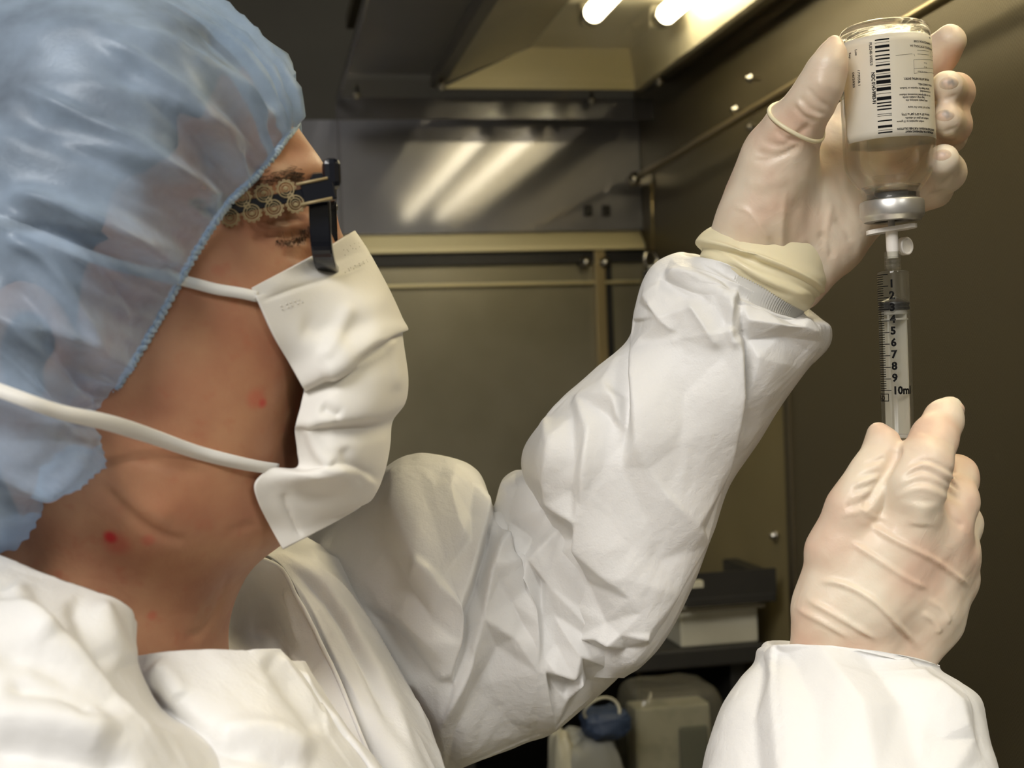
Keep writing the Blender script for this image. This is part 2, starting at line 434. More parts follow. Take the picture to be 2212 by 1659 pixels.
# perforated sheet: fine pattern of punched holes, too small to pick apart
def perforated():
    m, nt, b = new_mat('perforated_sheet')
    tc = nt.nodes.new('ShaderNodeTexCoord'); vo = nt.nodes.new('ShaderNodeTexVoronoi'); vo.feature = 'F1'; vo.inputs['Randomness'].default_value = 0.0
    vo.inputs['Scale'].default_value = 1.0
    mp = nt.nodes.new('ShaderNodeMapping'); mp.inputs['Rotation'].default_value = (math.radians(45), 0, 0); mp.inputs['Scale'].default_value = (0.0, 330, 330)
    nt.links.new(tc.outputs['Object'], mp.inputs[0]); nt.links.new(mp.outputs[0], vo.inputs['Vector'])
    r = nt.nodes.new('ShaderNodeValToRGB'); r.color_ramp.elements[0].position = 0.24; r.color_ramp.elements[1].position = 0.32
    r.color_ramp.elements[0].color = srgb(58, 52, 39); r.color_ramp.elements[1].color = srgb(120, 111, 88)
    nt.links.new(vo.outputs['Distance'], r.inputs[0])
    # dried splashes
    n = nt.nodes.new('ShaderNodeTexNoise'); n.inputs['Scale'].default_value = 26; n.inputs['Detail'].default_value = 8; n.inputs['Roughness'].default_value = 0.75
    nt.links.new(tc.outputs['Object'], n.inputs['Vector'])
    n2 = nt.nodes.new('ShaderNodeTexNoise'); n2.inputs['Scale'].default_value = 5; nt.links.new(tc.outputs['Object'], n2.inputs['Vector'])
    sm = nt.nodes.new('ShaderNodeMath'); sm.operation = 'MULTIPLY'; nt.links.new(n.outputs['Fac'], sm.inputs[0]); nt.links.new(n2.outputs['Fac'], sm.inputs[1])
    rr = nt.nodes.new('ShaderNodeValToRGB'); rr.color_ramp.elements[0].position = 0.37; rr.color_ramp.elements[1].position = 0.43
    nt.links.new(sm.outputs[0], rr.inputs[0])
    mx = nt.nodes.new('ShaderNodeMixRGB'); mx.inputs[2].default_value = srgb(150, 140, 110)
    f = nt.nodes.new('ShaderNodeMath'); f.operation = 'MULTIPLY'; f.inputs[1].default_value = 0.45
    nt.links.new(rr.outputs[0], f.inputs[0]); nt.links.new(f.outputs[0], mx.inputs[0]); nt.links.new(r.outputs[0], mx.inputs[1]); nt.links.new(mx.outputs[0], b.inputs['Base Color'])
    b.inputs['Metallic'].default_value = 0.55; b.inputs['Roughness'].default_value = 0.42
    bp = nt.nodes.new('ShaderNodeBump'); bp.inputs['Strength'].default_value = 0.35; bp.inputs['Distance'].default_value = 0.001
    nt.links.new(vo.outputs['Distance'], bp.inputs['Height']); nt.links.new(bp.outputs[0], b.inputs['Normal'])
    return m
M_perf = perforated()
SEAM_Y = 1.48
hood = empty('laminar_flow_hood', 'dark steel laminar flow hood with perforated rear panel and two lit tubes', 'hood', (0.35, 1.0, 0.80))
def hpart(name, lo, hi, m, bev=0.0): return slab(name, lo, hi, m, bev, hood)
hpart('perforated_panel', (XW, -0.15, 0.80), (XW+0.006, SEAM_Y, Zc(0.55)), M_perf)
hpart('side_panel', (XW, SEAM_Y+0.006, 0.80), (XW+0.006, YW+0.03, Zc(0.02)), M_olive)
hpart('perforated_panel', (XW, SEAM_Y, Zc(0.02)), (XW+0.006, YW+0.03, Zc(0.55)), M_perf)
hpart('panel_seam', (XW-0.004, SEAM_Y-0.008, 0.80), (XW+0.004, SEAM_Y+0.010, Zc(0.02)), M_hooddark, 0.001)
hpart('end_panel', (-0.20, YW, Zc(0.222)), (XW, YW+0.012, Zc(0.402)), M_steel, 0.001)
hpart('lower_end_panel', (-0.20, YW+0.004, 0.80), (XW, YW+0.014, Zc(0.195)), M_steel2)
# sloping cream ledge under the end panel and the dark gap below it
bm = bmesh.new()
vs = [bm.verts.new(v) for v in [(-0.2, YW+0.01, Zc(0.222)), (XW-0.003, YW+0.01, Zc(0.222)), (XW-0.003, YW-0.018, Zc(0.197)), (-0.2, YW-0.018, Zc(0.197)),
                                (-0.2, YW-0.018, Zc(0.190)), (XW-0.003, YW-0.018, Zc(0.190)), (-0.2, YW+0.01, Zc(0.190)), (XW-0.003, YW+0.01, Zc(0.190))]]
for f in [(0, 3, 2, 1), (3, 4, 5, 2), (4, 6, 7, 5), (0, 6, 4, 3), (1, 2, 5, 7), (0, 1, 7, 6)]: bm.faces.new([vs[i] for i in f])
bm_obj('sloping_ledge', bm, M_cream, hood)
hpart('dark_gap_strip', (-0.2, YW-0.006, Zc(0.170)), (XW, YW+0.004, Zc(0.189)), M_black)
tube('pale_line', [(-0.2, YW-0.004, Zc(0.140)), (XW-0.01, YW-0.004, Zc(0.137))], 0.0032, M_cream, hood, 8)  # thin cream rod drawing the pale line across the lower end panel
hpart('corner_post', (0.545, YW-0.012, 0.80), (0.562, YW+0.002, Zc(0.19)), M_rod, 0.001)
hpart('corner_post_edge', (0.562, YW-0.006, 0.80), (0.574, YW+0.002, Zc(0.19)), M_black)
hpart('worktop', (0.10, -0.15, 0.77), (XW, YW+0.03, 0.80), M_steel2, 0.003)
hpart('hood_roof', (0.16, -0.15, Zc(0.55)), (XW+0.006, YW+0.02, Zc(0.57)), M_hooddark)
# upper dark lining on both sides of the light trough
hpart('roof_lining', (0.14, -0.15, Zc(0.440)), (0.268, 1.90, Zc(0.447)), M_hooddark)
hpart('roof_lining', (0.592, -0.15, Zc(0.430)), (XW-0.0005, 1.90, Zc(0.55)), M_hooddark)
# the trough: bent sheet
def sheet_strip(name, prof, y0, y1, m, t=0.0015):
    V = []; n = len(prof)
    for y in (y0, y1):
        for x, z in prof: V.append((x, y, Zc(z)))
    Fc = [[i, i+1, n+i+1, n+i] for i in range(n-1)]
    o = mesh_obj(name, V, Fc, m, hood, smooth=False); add_mod_solid(o, t); return o
sheet_strip('trough_slope', [(0.283, 0.424), (0.420, 0.482)], -0.10, 1.90, M_hood)
sheet_strip('trough_top', [(0.420, 0.482), (0.575, 0.482)], -0.10, 1.90, M_hoodw)
sheet_strip('trough_side', [(0.575, 0.482), (0.582, 0.418), (0.592, 0.418)], -0.10, 1.90, M_hoodw)
mesh_obj('trough_end', [(0.283, 1.90, Zc(0.419)), (0.582, 1.90, Zc(0.419)), (0.575, 1.90, Zc(0.482)), (0.42, 1.90, Zc(0.482))], [[0, 3, 2, 1]], M_cream, hood, False)
sheet_strip('trough_lip', [(0.268, 0.460), (0.268, 0.420), (0.284, 0.420)], -0.10, 1.90, M_hooddark)
M_tube = emit_mat('fluorescent_glow', (1.0, 0.86, 0.58, 1), TUBE_STRENGTH)
for tx in (0.449, 0.548):
    t = tube('fluorescent_tube', [(tx, 0.30, Zc(0.462)), (tx, 1.64, Zc(0.462))], 0.0135, M_tube, hood, 20)
    tube('tube_cap', [(tx, 1.64, Zc(0.462)), (tx, 1.665, Zc(0.462))], 0.0142, M_chrome, t, 20)
    tube('tube_cap', [(tx, 0.275, Zc(0.462)), (tx, 0.30, Zc(0.462))], 0.0142, M_chrome, t, 20)
    bm = bmesh.new(); box(bm, (tx, 1.675, Zc(0.468)), (0.022, 0.018, 0.030)); bevel_all(bm, 0.003); bm_obj('lamp_holder', bm, M_hoodw, t)
# clear acrylic shield under the lamps
M_acryl = clear_mat('clear_acrylic', (0.93, 0.94, 0.93, 1), 1, 0.03, srgb(190, 188, 180), 0.03)
M_acedge = clear_mat('acrylic_edge', (0.70, 0.70, 0.72, 1), 1, 0.12, srgb(150, 148, 150), 0.30)
mesh_obj('acrylic_shield', [(0.134, -0.10, Zc(0.414)), (0.600, -0.10, Zc(0.414)), (0.600, 1.953, Zc(0.414)), (0.134, 1.953, Zc(0.414))], [[0, 1, 2, 3]], M_acryl, hood, False)
hpart('shield_rim', (0.134, 1.950, Zc(0.384)), (0.625, 1.956, Zc(0.416)), M_acedge, 0.001)
hpart('shield_rim', (0.131, -0.10, Zc(0.406)), (0.136, 1.956, Zc(0.418)), M_acedge, 0.001)
hpart('sash_edge', (0.131, 1.950, Zc(0.20)), (0.1345, 1.9535, Zc(0.406)), M_acedge)
def bolt(p, r=0.005, parent=hood, axis=(0, 0, -1)):
    ax = np.array(axis, float); ex = np.cross(ax, [0.3, 0.5, 0.81]); ex /= np.linalg.norm(ex); ey = np.cross(ax, ex)
    o = lathe('bolt', [(0.0001, -0.012), (r*0.6, -0.012), (r*0.6, 0), (r*1.5, 0), (r*1.5, r*0.35), (r*1.0, r*0.4), (r*1.0, r*1.2), (r*0.7, r*1.5), (0.0001, r*1.6)], M_chrome, parent, 12, (np.array(p, float), ex, ey, ax))
    return o
for x, y in ((0.158, 1.90), (0.275, 1.84), (0.275, 1.30), (0.52, 1.93), (0.587, 1.80), (0.587, 1.16)):
    bolt((x, y, Zc(0.411)))
# long rail along the rear panel with its bracket, and the hook hanging from it
rail = empty('hanging_rail', 'thin metal rail running along the rear panel of the hood', 'rail', (0.575, 1.95, Zc(0.31)))
RX = 0.600
def rail_z(y): return PX(*[1150+(2000-1150)*0.5, 490-0.553*425], RX)[2]
ra = PX(1385, 378, RX); rb = PX(2010, 14, RX); rc = rb + (rb-ra)*0.5
tube('rail_rod', [ra, rb, rc], 0.0055, M_rod, rail, 12)
V, Fc = tube_mesh([ra+[0, 0.03, 0], ra+[0, 0.055, -0.002]], 0.010, 12)
mesh_obj('rail_socket', V, Fc, M_chrome, rail)
bm = bmesh.new(); box(bm, ra+[0.013, 0.045, 0], (0.036, 0.012, 0.020)); bevel_all(bm, 0.002); bm_obj('rail_bracket', bm, M_chrome, rail)
for k, (yy) in enumerate((0.9, 1.32)):
    z = ra[2] + (rb[2]-ra[2])*(yy-ra[1])/(rb[1]-ra[1])
    bm = bmesh.new(); box(bm, (RX+0.014, yy, z), (0.034, 0.010, 0.012)); bevel_all(bm, 0.002); bm_obj('rail_bracket', bm, M_chrome, rail)
attach(rail)
hk = empty('hanging_hook', 'wire hook with ring and white clip hanging from the metal rail', 'hook', PX(1410, 600, 0.57).tolist())
h0 = PX(1408, 395, 0.595); h1 = PX(1410, 540, 0.595); h2 = PX(1406, 560, 0.595)
tube('wire', [h0, h1], 0.0022, M_rod, hk, 8)
th = np.linspace(0, 2*math.pi, 25)[:-1]
tube('ring', [h2 + 0.0125*np.array([math.cos(a)*0.9, math.cos(a)*0.3, math.sin(a)]) for a in th], 0.0032, M_chrome, hk, 8, closed=True)
h3 = PX(1410, 620, 0.595); bm = bmesh.new(); box(bm, h3, (0.010, 0.008, 0.065)); bevel_all(bm, 0.002); bm_obj('clip', bm, mat('white_plastic', srgb(222, 224, 224), 0.4), hk)
h4 = PX(1400, 660, 0.590); bm = bmesh.new(); box(bm, h4, (0.012, 0.010, 0.11)); bevel_all(bm, 0.003); bm_obj('holder', bm, M_black, hk)
attach(hk)
# screws
for px, py in ((1265, 567), (1306, 567)):
    bolt(P(px, py, YW-0.014), 0.006, hood, (0, -1, 0))
bolt(PX(1675, 1157, XW-0.004), 0.0045, hood, (-1, 0, 0))
for px, py in ((1625, 275), (1590, 238), (1622, 170)): bolt(PX(px, py, 0.610), 0.0042, hood, (-1, 0, 0))
for px in (1270, 1309):
    c = P(px, 455, YW-0.002); bm = bmesh.new(); box(bm, c, (0.014, 0.006, 0.018)); bevel_all(bm, 0.002); bm_obj('vent_slot', bm, M_black, hood)
attach(hood)

# things stowed at the far corner of the hood
shelf_z = PX(1690, 1418, 0.59)[2]
sh = empty('black_bench_riser', 'low black bench riser in the far corner holding white boxes', 'shelf', (0.45, 1.72, 0.80))
bm = bmesh.new(); box(bm, (0.40, 1.73, shelf_z-0.012), (0.40, 0.46, 0.024)); bevel_all(bm, 0.003); bm_obj('shelf_board', bm, M_blackmat, sh)
for x in (0.23, 0.575):
    bm = bmesh.new(); box(bm, (x, 1.73, (shelf_z-0.024+0.80)/2), (0.02, 0.40, shelf_z-0.024-0.80)); bevel_all(bm, 0.002); bm_obj('shelf_support', bm, M_blackmat, sh)
bm = bmesh.new(); box(bm, (0.40, 1.94, (shelf_z-0.03+0.80)/2), (0.32, 0.01, shelf_z-0.03-0.80)); bm_obj('shelf_back', bm, M_blackmat, sh)
attach(sh)
M_card = mat('white_card', srgb(186, 182, 164), 0.6, noise=(9, srgb(170, 166, 146), 0.35, 0.65))
def boxthing(name, label, cat, c, s, m, rotz=0, bev=0.003):
    bm = bmesh.new(); box(bm, (0, 0, 0), s); bevel_all(bm, bev)
    o = bm_obj(name, bm, m); o.location = c; o.rotation_euler = (0, 0, rotz); return tag(o, label, cat)
p = PX(1580, 1418, 0.53)
cb = empty('white_carton', 'low white carton on the black bench riser against the olive panel', 'carton', (0.545, 1.63, shelf_z))
bm = bmesh.new(); box(bm, (0.545, 1.63, shelf_z+0.024), (0.10, 0.24, 0.048)); bevel_all(bm, 0.002); bm_obj('carton_body', bm, M_card, cb)
bm = bmesh.new(); box(bm, (0.545, 1.63, shelf_z+0.0495), (0.104, 0.244, 0.004)); bevel_all(bm, 0.001); bm_obj('carton_lid', bm, M_card, cb)
attach(cb)
# crumpled pale wipe bag beside the carton
def crumpled_bag(name, label, cat, c, s, m, seed, amp=0.18, par=None, ex=0.62):
    V = []; n1, n2 = 36, 56
    for i in range(n1+1):
        a = math.pi*i/n1
        for j in range(n2):
            b = 2*math.pi*j/n2
            V.append((math.sin(a)*math.cos(b), math.sin(a)*math.sin(b), math.cos(a)))
    V = np.array(V); V = np.sign(V)*np.abs(V)**ex
    V = V*(1 + amp*crumple(V, 0.9, seed, 8) + 0.5*amp*crumple(V, 0.4, seed+1, 8))[:, None]
    V = V*np.array(s)/2; V[:, 2] -= V[:, 2].min()
    V[:, 2] = np.maximum(V[:, 2], s[2]*0.05) - s[2]*0.05
    V += np.array(c)
    o = mesh_obj(name, V, grid_faces(n1+1, n2, wrap_c=True), m, par)
    return tag(o, label, cat) if label else o
crumpled_bag('wipe_packet', 'crumpled pale packet leaning beside the white carton', 'packet', (0.455, 1.66, shelf_z), (0.07, 0.14, 0.085), M_card, 5)
# small dark tray held above the carton on the end of a stand
tr = empty('dark_tray', 'small dark tray on a bracket above the white carton', 'tray', PX(1530, 1298, 0.56).tolist())
tc_ = PX(1530, 1272, 0.555)
bm = bmesh.new(); box(bm, tc_, (0.115, 0.17, 0.012)); bevel_all(bm, 0.002); bm_obj('tray_plate', bm, M_blackmat, tr)
bm = bmesh.new(); box(bm, tc_+[0, -0.083, 0.020], (0.115, 0.004, 0.030)); bm_obj('tray_front', bm, M_blackmat, tr)
bm = bmesh.new(); box(bm, tc_+[-0.02, -0.086, -0.009], (0.12, 0.006, 0.004)); bm_obj('tray_edge', bm, M_chrome, tr)
bm = bmesh.new(); box(bm, PX(1490, 1262, 0.47), (0.028, 0.012, 0.007)); bm_obj('tray_label', bm, M_card, tr)
bm = bmesh.new(); box(bm, tc_+[0.060, 0.03, 0.012], (0.020, 0.10, 0.024)); bm_obj('wall_bracket', bm, M_blackmat, tr)
attach(tr)
# clear supply bag standing in front of the riser, and the bundle beside it
M_bag = clear_mat('clear_bag_film', (0.86, 0.86, 0.80, 1), 1, 0.15, srgb(170, 166, 148), 0.28)
yb = 1.46
def zpx(px, py, y): return P(px, py, y)[2]
b0 = P(1440, 1560, yb)
sb = empty('supply_bag', 'clear plastic bag of packed supplies standing under the riser', 'bag', (b0[0], yb, 0.80))
x0, x1 = P(1345, 1500, yb)[0], P(1545, 1500, yb)[0]
zt = zpx(1440, 1462, yb)
crumpled_bag('bag_film', None, None, ((x0+x1)/2, yb, 0.80), (x1-x0, 0.09, zt-0.80+0.004), M_bag, 9, 0.035, sb, 0.26)
bm = bmesh.new(); box(bm, ((x0+x1)/2-0.004, yb-0.005, (zt+0.80)/2-0.012), ((x1-x0)*0.80, 0.040, (zt-0.80)*0.86)); bevel_all(bm, 0.003); bm_obj('packed_card', bm, mat('grey_card', srgb(176, 172, 156), 0.6, noise=(30, srgb(140, 138, 122), 0.45, 0.7)), sb)
bm = bmesh.new(); box(bm, ((x0+x1)/2+0.018, yb-0.030, 0.80+0.12), ((x1-x0)*0.30, 0.008, 0.12)); bevel_all(bm, 0.003); bm_obj('packed_pouch', bm, mat('dark_green_pouch', srgb(74, 80, 70), 0.5), sb)
attach(sb)
bb = P(1275, 1590, 1.40)
bl = empty('wipe_bundle', 'bundle of blue and white wipes in a clear bag beneath the arm', 'bundle', (bb[0], 1.40, 0.80))
crumpled_bag('white_wipes', None, None, (bb[0]-0.005, 1.40, 0.80), (0.085, 0.08, bb[2]-0.80+0.01), mat('grey_white_wipe', srgb(128, 128, 120), 0.6), 21, 0.16, bl)
q = P(1300, 1545, 1.40)
crumpled_bag('blue_wipe', None, None, (q[0], 1.385, q[2]-0.02), (0.052, 0.05, 0.032), mat('blue_wipe_fabric', srgb(40, 54, 78), 0.6), 22, 0.2, bl)
q = P(1195, 1620, 1.40)
crumpled_bag('white_wipes', None, None, (q[0]+0.006, 1.39, 0.80), (0.03, 0.05, q[2]-0.80+0.03), M_card, 23, 0.15, bl)
th = np.linspace(0, 2*math.pi, 21)[:-1]; q = P(1300, 1535, 1.37)
tube('bag_loop', [q + np.array([0.020*math.cos(a), 0.004*math.sin(2*a), 0.014*math.sin(a)]) for a in th], 0.0016, M_card, bl, 6, closed=True)
attach(bl)
# ------------------------------------------------------------------ vial, dispensing pin, syringe
def frame_at(p0, p1):
    ax = p1-p0; L = np.linalg.norm(ax); ax = ax/L
    fr = CAM-(p0+p1)/2; fr -= ax*(fr @ ax); fr /= np.linalg.norm(fr)
    ex = np.cross(fr, ax)
    if ex[0] < 0: ex = -ex
    return p0, ex, fr, ax, L
def text_mesh(txt, size, align='LEFT', bold=0.0, sx=1.0):
    c = bpy.data.curves.new('t', 'FONT'); c.body = txt; c.size = size; c.align_x = align; c.offset = bold; c.resolution_u = 2
    o = bpy.data.objects.new('t', c); COL.objects.link(o); bpy.context.view_layer.update()
    dg = bpy.context.evaluated_depsgraph_get(); me = o.evaluated_get(dg).to_mesh()
    V = np.array([v.co[:] for v in me.vertices]) if len(me.vertices) else np.zeros((0, 3)); Fc = [list(p.vertices) for p in me.polygons]
    o.evaluated_get(dg).to_mesh_clear(); bpy.data.objects.remove(o); bpy.data.curves.remove(c)
    if len(V): V[:, 0] *= sx
    return V, Fc
class Wrap:                                   # lettering and bars laid on a cylinder
    def __init__(s, fr, R): s.o, s.ex, s.f, s.ax, _ = fr; s.R = R; s.V = []; s.F = []
    def pt(s, u, h): a = u/s.R; return s.o + s.ax*h + s.R*(np.sin(a)[:, None]*s.ex + np.cos(a)[:, None]*s.f) if False else None
    def add(s, uh, Fc):
        uh = np.asarray(uh, float); a = uh[:, 0]/s.R; n = sum(len(v) for v in s.V)
        s.V.append(s.o + s.ax*uh[:, 1:2] + s.R*(np.sin(a)[:, None]*s.ex + np.cos(a)[:, None]*s.f))
        s.F += [[n+i for i in f] for f in Fc]
    def rect(s, u0, u1, h0, h1, n=6):
        us = np.linspace(u0, u1, n+1); uh = [(u, h0) for u in us] + [(u, h1) for u in us]
        s.add(uh, [[i, i+1, n+2+i, n+1+i] for i in range(n)])
    def build(s, name, m, parent): return mesh_obj(name, np.vstack(s.V), s.F, m, parent, smooth=False)
YV = 0.600
v0, v1 = P(1908, 57, YV), P(1928, 478, YV)
VF = frame_at(v0, v1); kv = mpp(1918, 260, YV); VR = 97*kv
kh = VF[4]/421.0                               # metres per pixel along the axis
vial = empty('glass_vial', 'clear glass vial with printed white label held upside down in gloved hand', 'vial', v1.tolist())
fr4 = VF[:4]
m, nt, b = new_mat('clear_glass'); b.inputs['Base Color'].default_value = (0.985, 0.985, 0.965, 1); b.inputs['Roughness'].default_value = 0.0
b.inputs['Transmission Weight'].default_value = 1.0; b.inputs['IOR'].default_value = 1.46
M_glass = m
tp = nt.nodes.new('ShaderNodeBsdfTransparent'); mg = nt.nodes.new('ShaderNodeMixShader'); mg.inputs[0].default_value = 0.50
nt.links.new(b.outputs[0], mg.inputs[1]); nt.links.new(tp.outputs[0], mg.inputs[2]); nt.links.new(mg.outputs[0], nt.nodes['Material Output'].inputs[0])
def arc(cx, cy, r, a0, a1, n):
    return [(cx + r*math.cos(math.radians(a)), cy + r*math.sin(math.radians(a))) for a in np.linspace(a0, a1, n)]
outer = [(0.001, 8), (60, 7), (72, 3), (80, 1), (88, 5), (93, 12), (95.5, 22), (96.5, 34), (97, 60), (97, 270), (96.5, 290), (94, 305), (88, 320), (79, 335), (70, 346), (63, 354), (60, 361), (59, 368), (60, 374), (60, 380)]
inner = [(52, 380), (52, 366), (56, 354), (64, 344), (73, 332), (82, 318), (88, 303), (90, 285), (90, 40), (86, 24), (76, 17), (40, 18), (0.001, 19)]
lathe('glass_body', [(r*kv, h*kh) for r, h in outer+inner], M_glass, vial, 80, fr4)
M_label = mat('label_paper', srgb(246, 243, 236), 0.4, noise=(60, srgb(242, 239, 230), 0.4, 0.6))
nt = M_label.node_tree; b = nt.nodes['Principled BSDF']; out = nt.nodes['Material Output']
tl = nt.nodes.new('ShaderNodeBsdfTranslucent'); tl.inputs[0].default_value = srgb(238, 228, 196); mxs = nt.nodes.new('ShaderNodeMixShader'); mxs.inputs[0].default_value = 0.42
nt.links.new(b.outputs[0], mxs.inputs[1]); nt.links.new(tl.outputs[0], mxs.inputs[2]); nt.links.new(mxs.outputs[0], out.inputs[0])
def label_sheet(name, a0, a1, h0, h1, R, m, parent, n=90, rc=8):
    V = []; Fc = []
    rows = np.linspace(h0, h1, 14)
    for h in rows:
        # rounded corners
        e = min(h-h0, h1-h); off = 0
        if e < rc: off = rc - math.sqrt(max(rc*rc-(rc-e)**2, 0))
        da = math.degrees(off*kh/R)
        for a in np.radians(np.linspace(a0+da, a1-da, n)):
            V.append(VF[0] + VF[3]*h*kh + R*(math.sin(a)*VF[1] + math.cos(a)*VF[2]))
    o = mesh_obj(name, V, grid_faces(14, n), m, parent); add_mod_solid(o, 0.00012); return o
lab = label_sheet('paper_label', -62, 245, 38, 254, VR+0.00015, M_label, vial)
M_ink = mat('black_ink', srgb(8, 8, 9), 0.6, spec=0.1)
def vpx(x, y):                                 # photo pixel on the front of the label -> (u, h) in metres
    t = (y-57)/421.0; cx = 1908+20*t; s = np.clip((x-cx)/97.0, -0.999, 0.999); a = math.asin(s)
    return a*VR, ((y-57) + 97*math.cos(a)*(819-y)/2800.0)*kh
def z2(x, y): return vpx(1800+x/5.18, 20+y/5.18)
wb = Wrap(VF, VR+0.00030)
for zy, th in [(318, 15), (350, 4), (395, 28), (445, 16), (495, 14), (533, 16), (572, 4), (603, 16), (665, 26), (700, 4), (735, 26), (790, 40), (830, 5), (870, 36), (920, 5), (975, 36), (1025, 14), (1060, 14), (1097, 14), (1150, 5), (1170, 5), (1225, 14), (1290, 26), (1330, 4), (1357, 14)]:
    xr = 620 + (zy-318)*0.037; u1, h = z2(xr, zy); u0, _ = z2(xr-150, zy)
    wb.rect(u0, u1, h-th/5.18/2*kh, h+th/5.18/2*kh)
wb.build('barcode', M_ink, lab)
wl = Wrap(VF, VR+0.00030)
def vtext(txt, x, y0, y1, size, bold=0.0):     # reads downwards
    V, Fc = text_mesh(txt, size*kv, 'LEFT', bold)
    u, h0 = vpx(x, y0); _, h1 = vpx(x, y1); V[:, 0] *= (h1-h0)/V[:, 0].max()
    wl.add(np.stack([u + V[:, 1] - 0.35*size*kv, h0 + V[:, 0]], 1), Fc)
vtext('PLB248-WES/3', 1882, 85, 135, 8, 3e-5)
vtext('NDC 0143-9983-91', 1887.5, 150, 218, 10.5, 8e-5)
vtext('Lot:', 1852.5, 97, 111, 8, 4e-5); vtext('177058.1', 1858, 141, 176, 8, 3e-5)
vtext('Exp:', 1840, 103, 117, 8, 4e-5); vtext('06/2020', 1847, 146, 180, 8, 3e-5)
def utext(txt, x, y, size=5.2, bold=0.0, sx=0.86):   # upside down, ends at the left
    V, Fc = text_mesh(txt, size*kv, 'RIGHT', bold, sx)
    u, h = z2(x, y)
    wl.add(np.stack([u - V[:, 0], h - 0.35*size*kv + V[:, 1]], 1), Fc)
for t_, x, y, bo in [('USA', 1040, 372, 0), ('PHARMACEUTICAL CORP.', 872, 380, 0), ('FARMACEUTICA (PORTUGAL), S.A.', 835, 428, 0),
                     ('HOURS AFTER INITIAL ENTRY.', 772, 782, 2e-5), ('dilution. SHAKE WELL.', 920, 862, 0), ('Sterile Water for Injection or Sodium', 733, 884, 0),
                     ('is recommended.', 943, 944, 0), ('into an appropriate intravenous infusion', 728, 958, 0), ('bag using a suitable sterile', 763, 990, 0), ('using aseptic technique, the', 796, 1026, 0),
                     ('every 6 to 8 hours. For more', 820, 1104, 0), ('Store at 20\u00b0 to 25\u00b0C (68\u00b0 to 77\u00b0F)', 752, 1176, 2e-5), ('sodium per gram of cefazolin.', 788, 1222, 0),
                     ('sodium equivalent to 10 grams', 703, 1254, 0), ('ADMIXTURE PROGRAM. FURTHER DILUTION', 706, 1334, 3e-5), ('INTENDED FOR PREPARING MANY', 792, 1372, 3e-5)]:
    utext(t_, x, y, 6.0, bo+2.5e-5)
utext('Amount of Diluent', 918, 722, 4.6); utext('45 mL', 985, 684, 4.6); utext('96 mL', 985, 640, 4.6)
def ln(xa, ya, xb, yb, w=0.55):
    ua, ha = z2(xa, ya); ub, hb = z2(xb, yb); n = 6
    d = np.array([ub-ua, hb-ha]); L = np.linalg.norm(d); nn = np.array([-d[1], d[0]])/L*w*kv*0.5
    c = [np.array([ua, ha]) + d*i/n for i in range(n+1)]
    wl.add([p+nn for p in c] + [p-nn for p in c], [[i, i+1, n+2+i, n+1+i] for i in range(n)])
for s_ in [(688, 515, 860, 520), (880, 525, 888, 550), (912, 488, 1035, 522), (915, 530, 1035, 562), (1050, 530, 1058, 556), (1050, 575, 1058, 597), (1070, 540, 1100, 552), (1070, 580, 1105, 596),
           (878, 587, 1100, 640), (882, 738, 1095, 778), (878, 587, 882, 738), (882, 687, 1095, 730), (1092, 640, 1096, 778)]: ln(*s_)
wl.build('label_lettering', M_ink, lab)
M_alu = mat('satin_aluminium', srgb(214, 212, 208), 0.36, 0.85, noise=(40, srgb(204, 202, 198), 0.4, 0.6))
crisp(lathe('crimp_cap', [(r*kv, h*kh) for r, h in [(50, 376), (62, 376), (66, 378), (68, 382), (68, 408), (66.5, 412), (64, 415), (60, 421), (52, 422), (40, 422), (38, 420), (38, 416)]], M_alu, vial, 72, fr4))
lathe('rubber_stopper', [(r*kv, h*kh) for r, h in [(0.001, 412), (14, 412), (20, 417), (38, 417), (40, 415), (51, 414), (51.5, 380), (51.5, 362), (30, 360), (0.001, 360)]], mat('grey_rubber', srgb(48, 46, 42), 0.5), vial, 48, fr4)
m, nt, b = new_mat('drug_solution'); b.inputs['Base Color'].default_value = (0.99, 0.97, 0.88, 1); b.inputs['Roughness'].default_value = 0.0; b.inputs['Transmission Weight'].default_value = 1.0; b.inputs['IOR'].default_value = 1.33
lathe('solution', [(r*kv, h*kh) for r, h in [(0.001, 346), (50, 346), (60, 345.5), (62.5, 345), (55.5, 354), (51.7, 359.5), (30, 359.7), (0.001, 359.7)]], m, vial, 60, fr4)
attach(vial)

# dispensing pin
YS = 0.602
s0, s1 = P(1929, 586, YS), P(1942, 985, YS)
SF = frame_at(s0, s1); ks = mpp(1930, 720, YS); kl = SF[4]/399.0
M_wp = mat('white_polymer', srgb(232, 228, 222), 0.35, **{'Subsurface_Weight': 0.15, 'Subsurface_Radius': (0.004, 0.004, 0.004)})
pin = empty('dispensing_pin', 'white plastic dispensing pin with wings joining vial and syringe', 'pin', s0.tolist())
p0 = P(1925, 478, YS); PF = frame_at(p0, P(1929, 560, YS))
def plathe(name, prof, m, par, seg=32): return crisp(lathe(name, [(r*ks, h*ks) for r, h in prof], m, par, seg, PF[:4]))
plathe('spike', [(0.001, -30), (3, -20), (7, -8), (7.5, 20), (0.001, 20)], M_wp, pin)
plathe('hub', [(0.001, 18), (13, 18), (13, 62), (12, 66), (11, 80), (0.001, 80)], M_wp, pin)
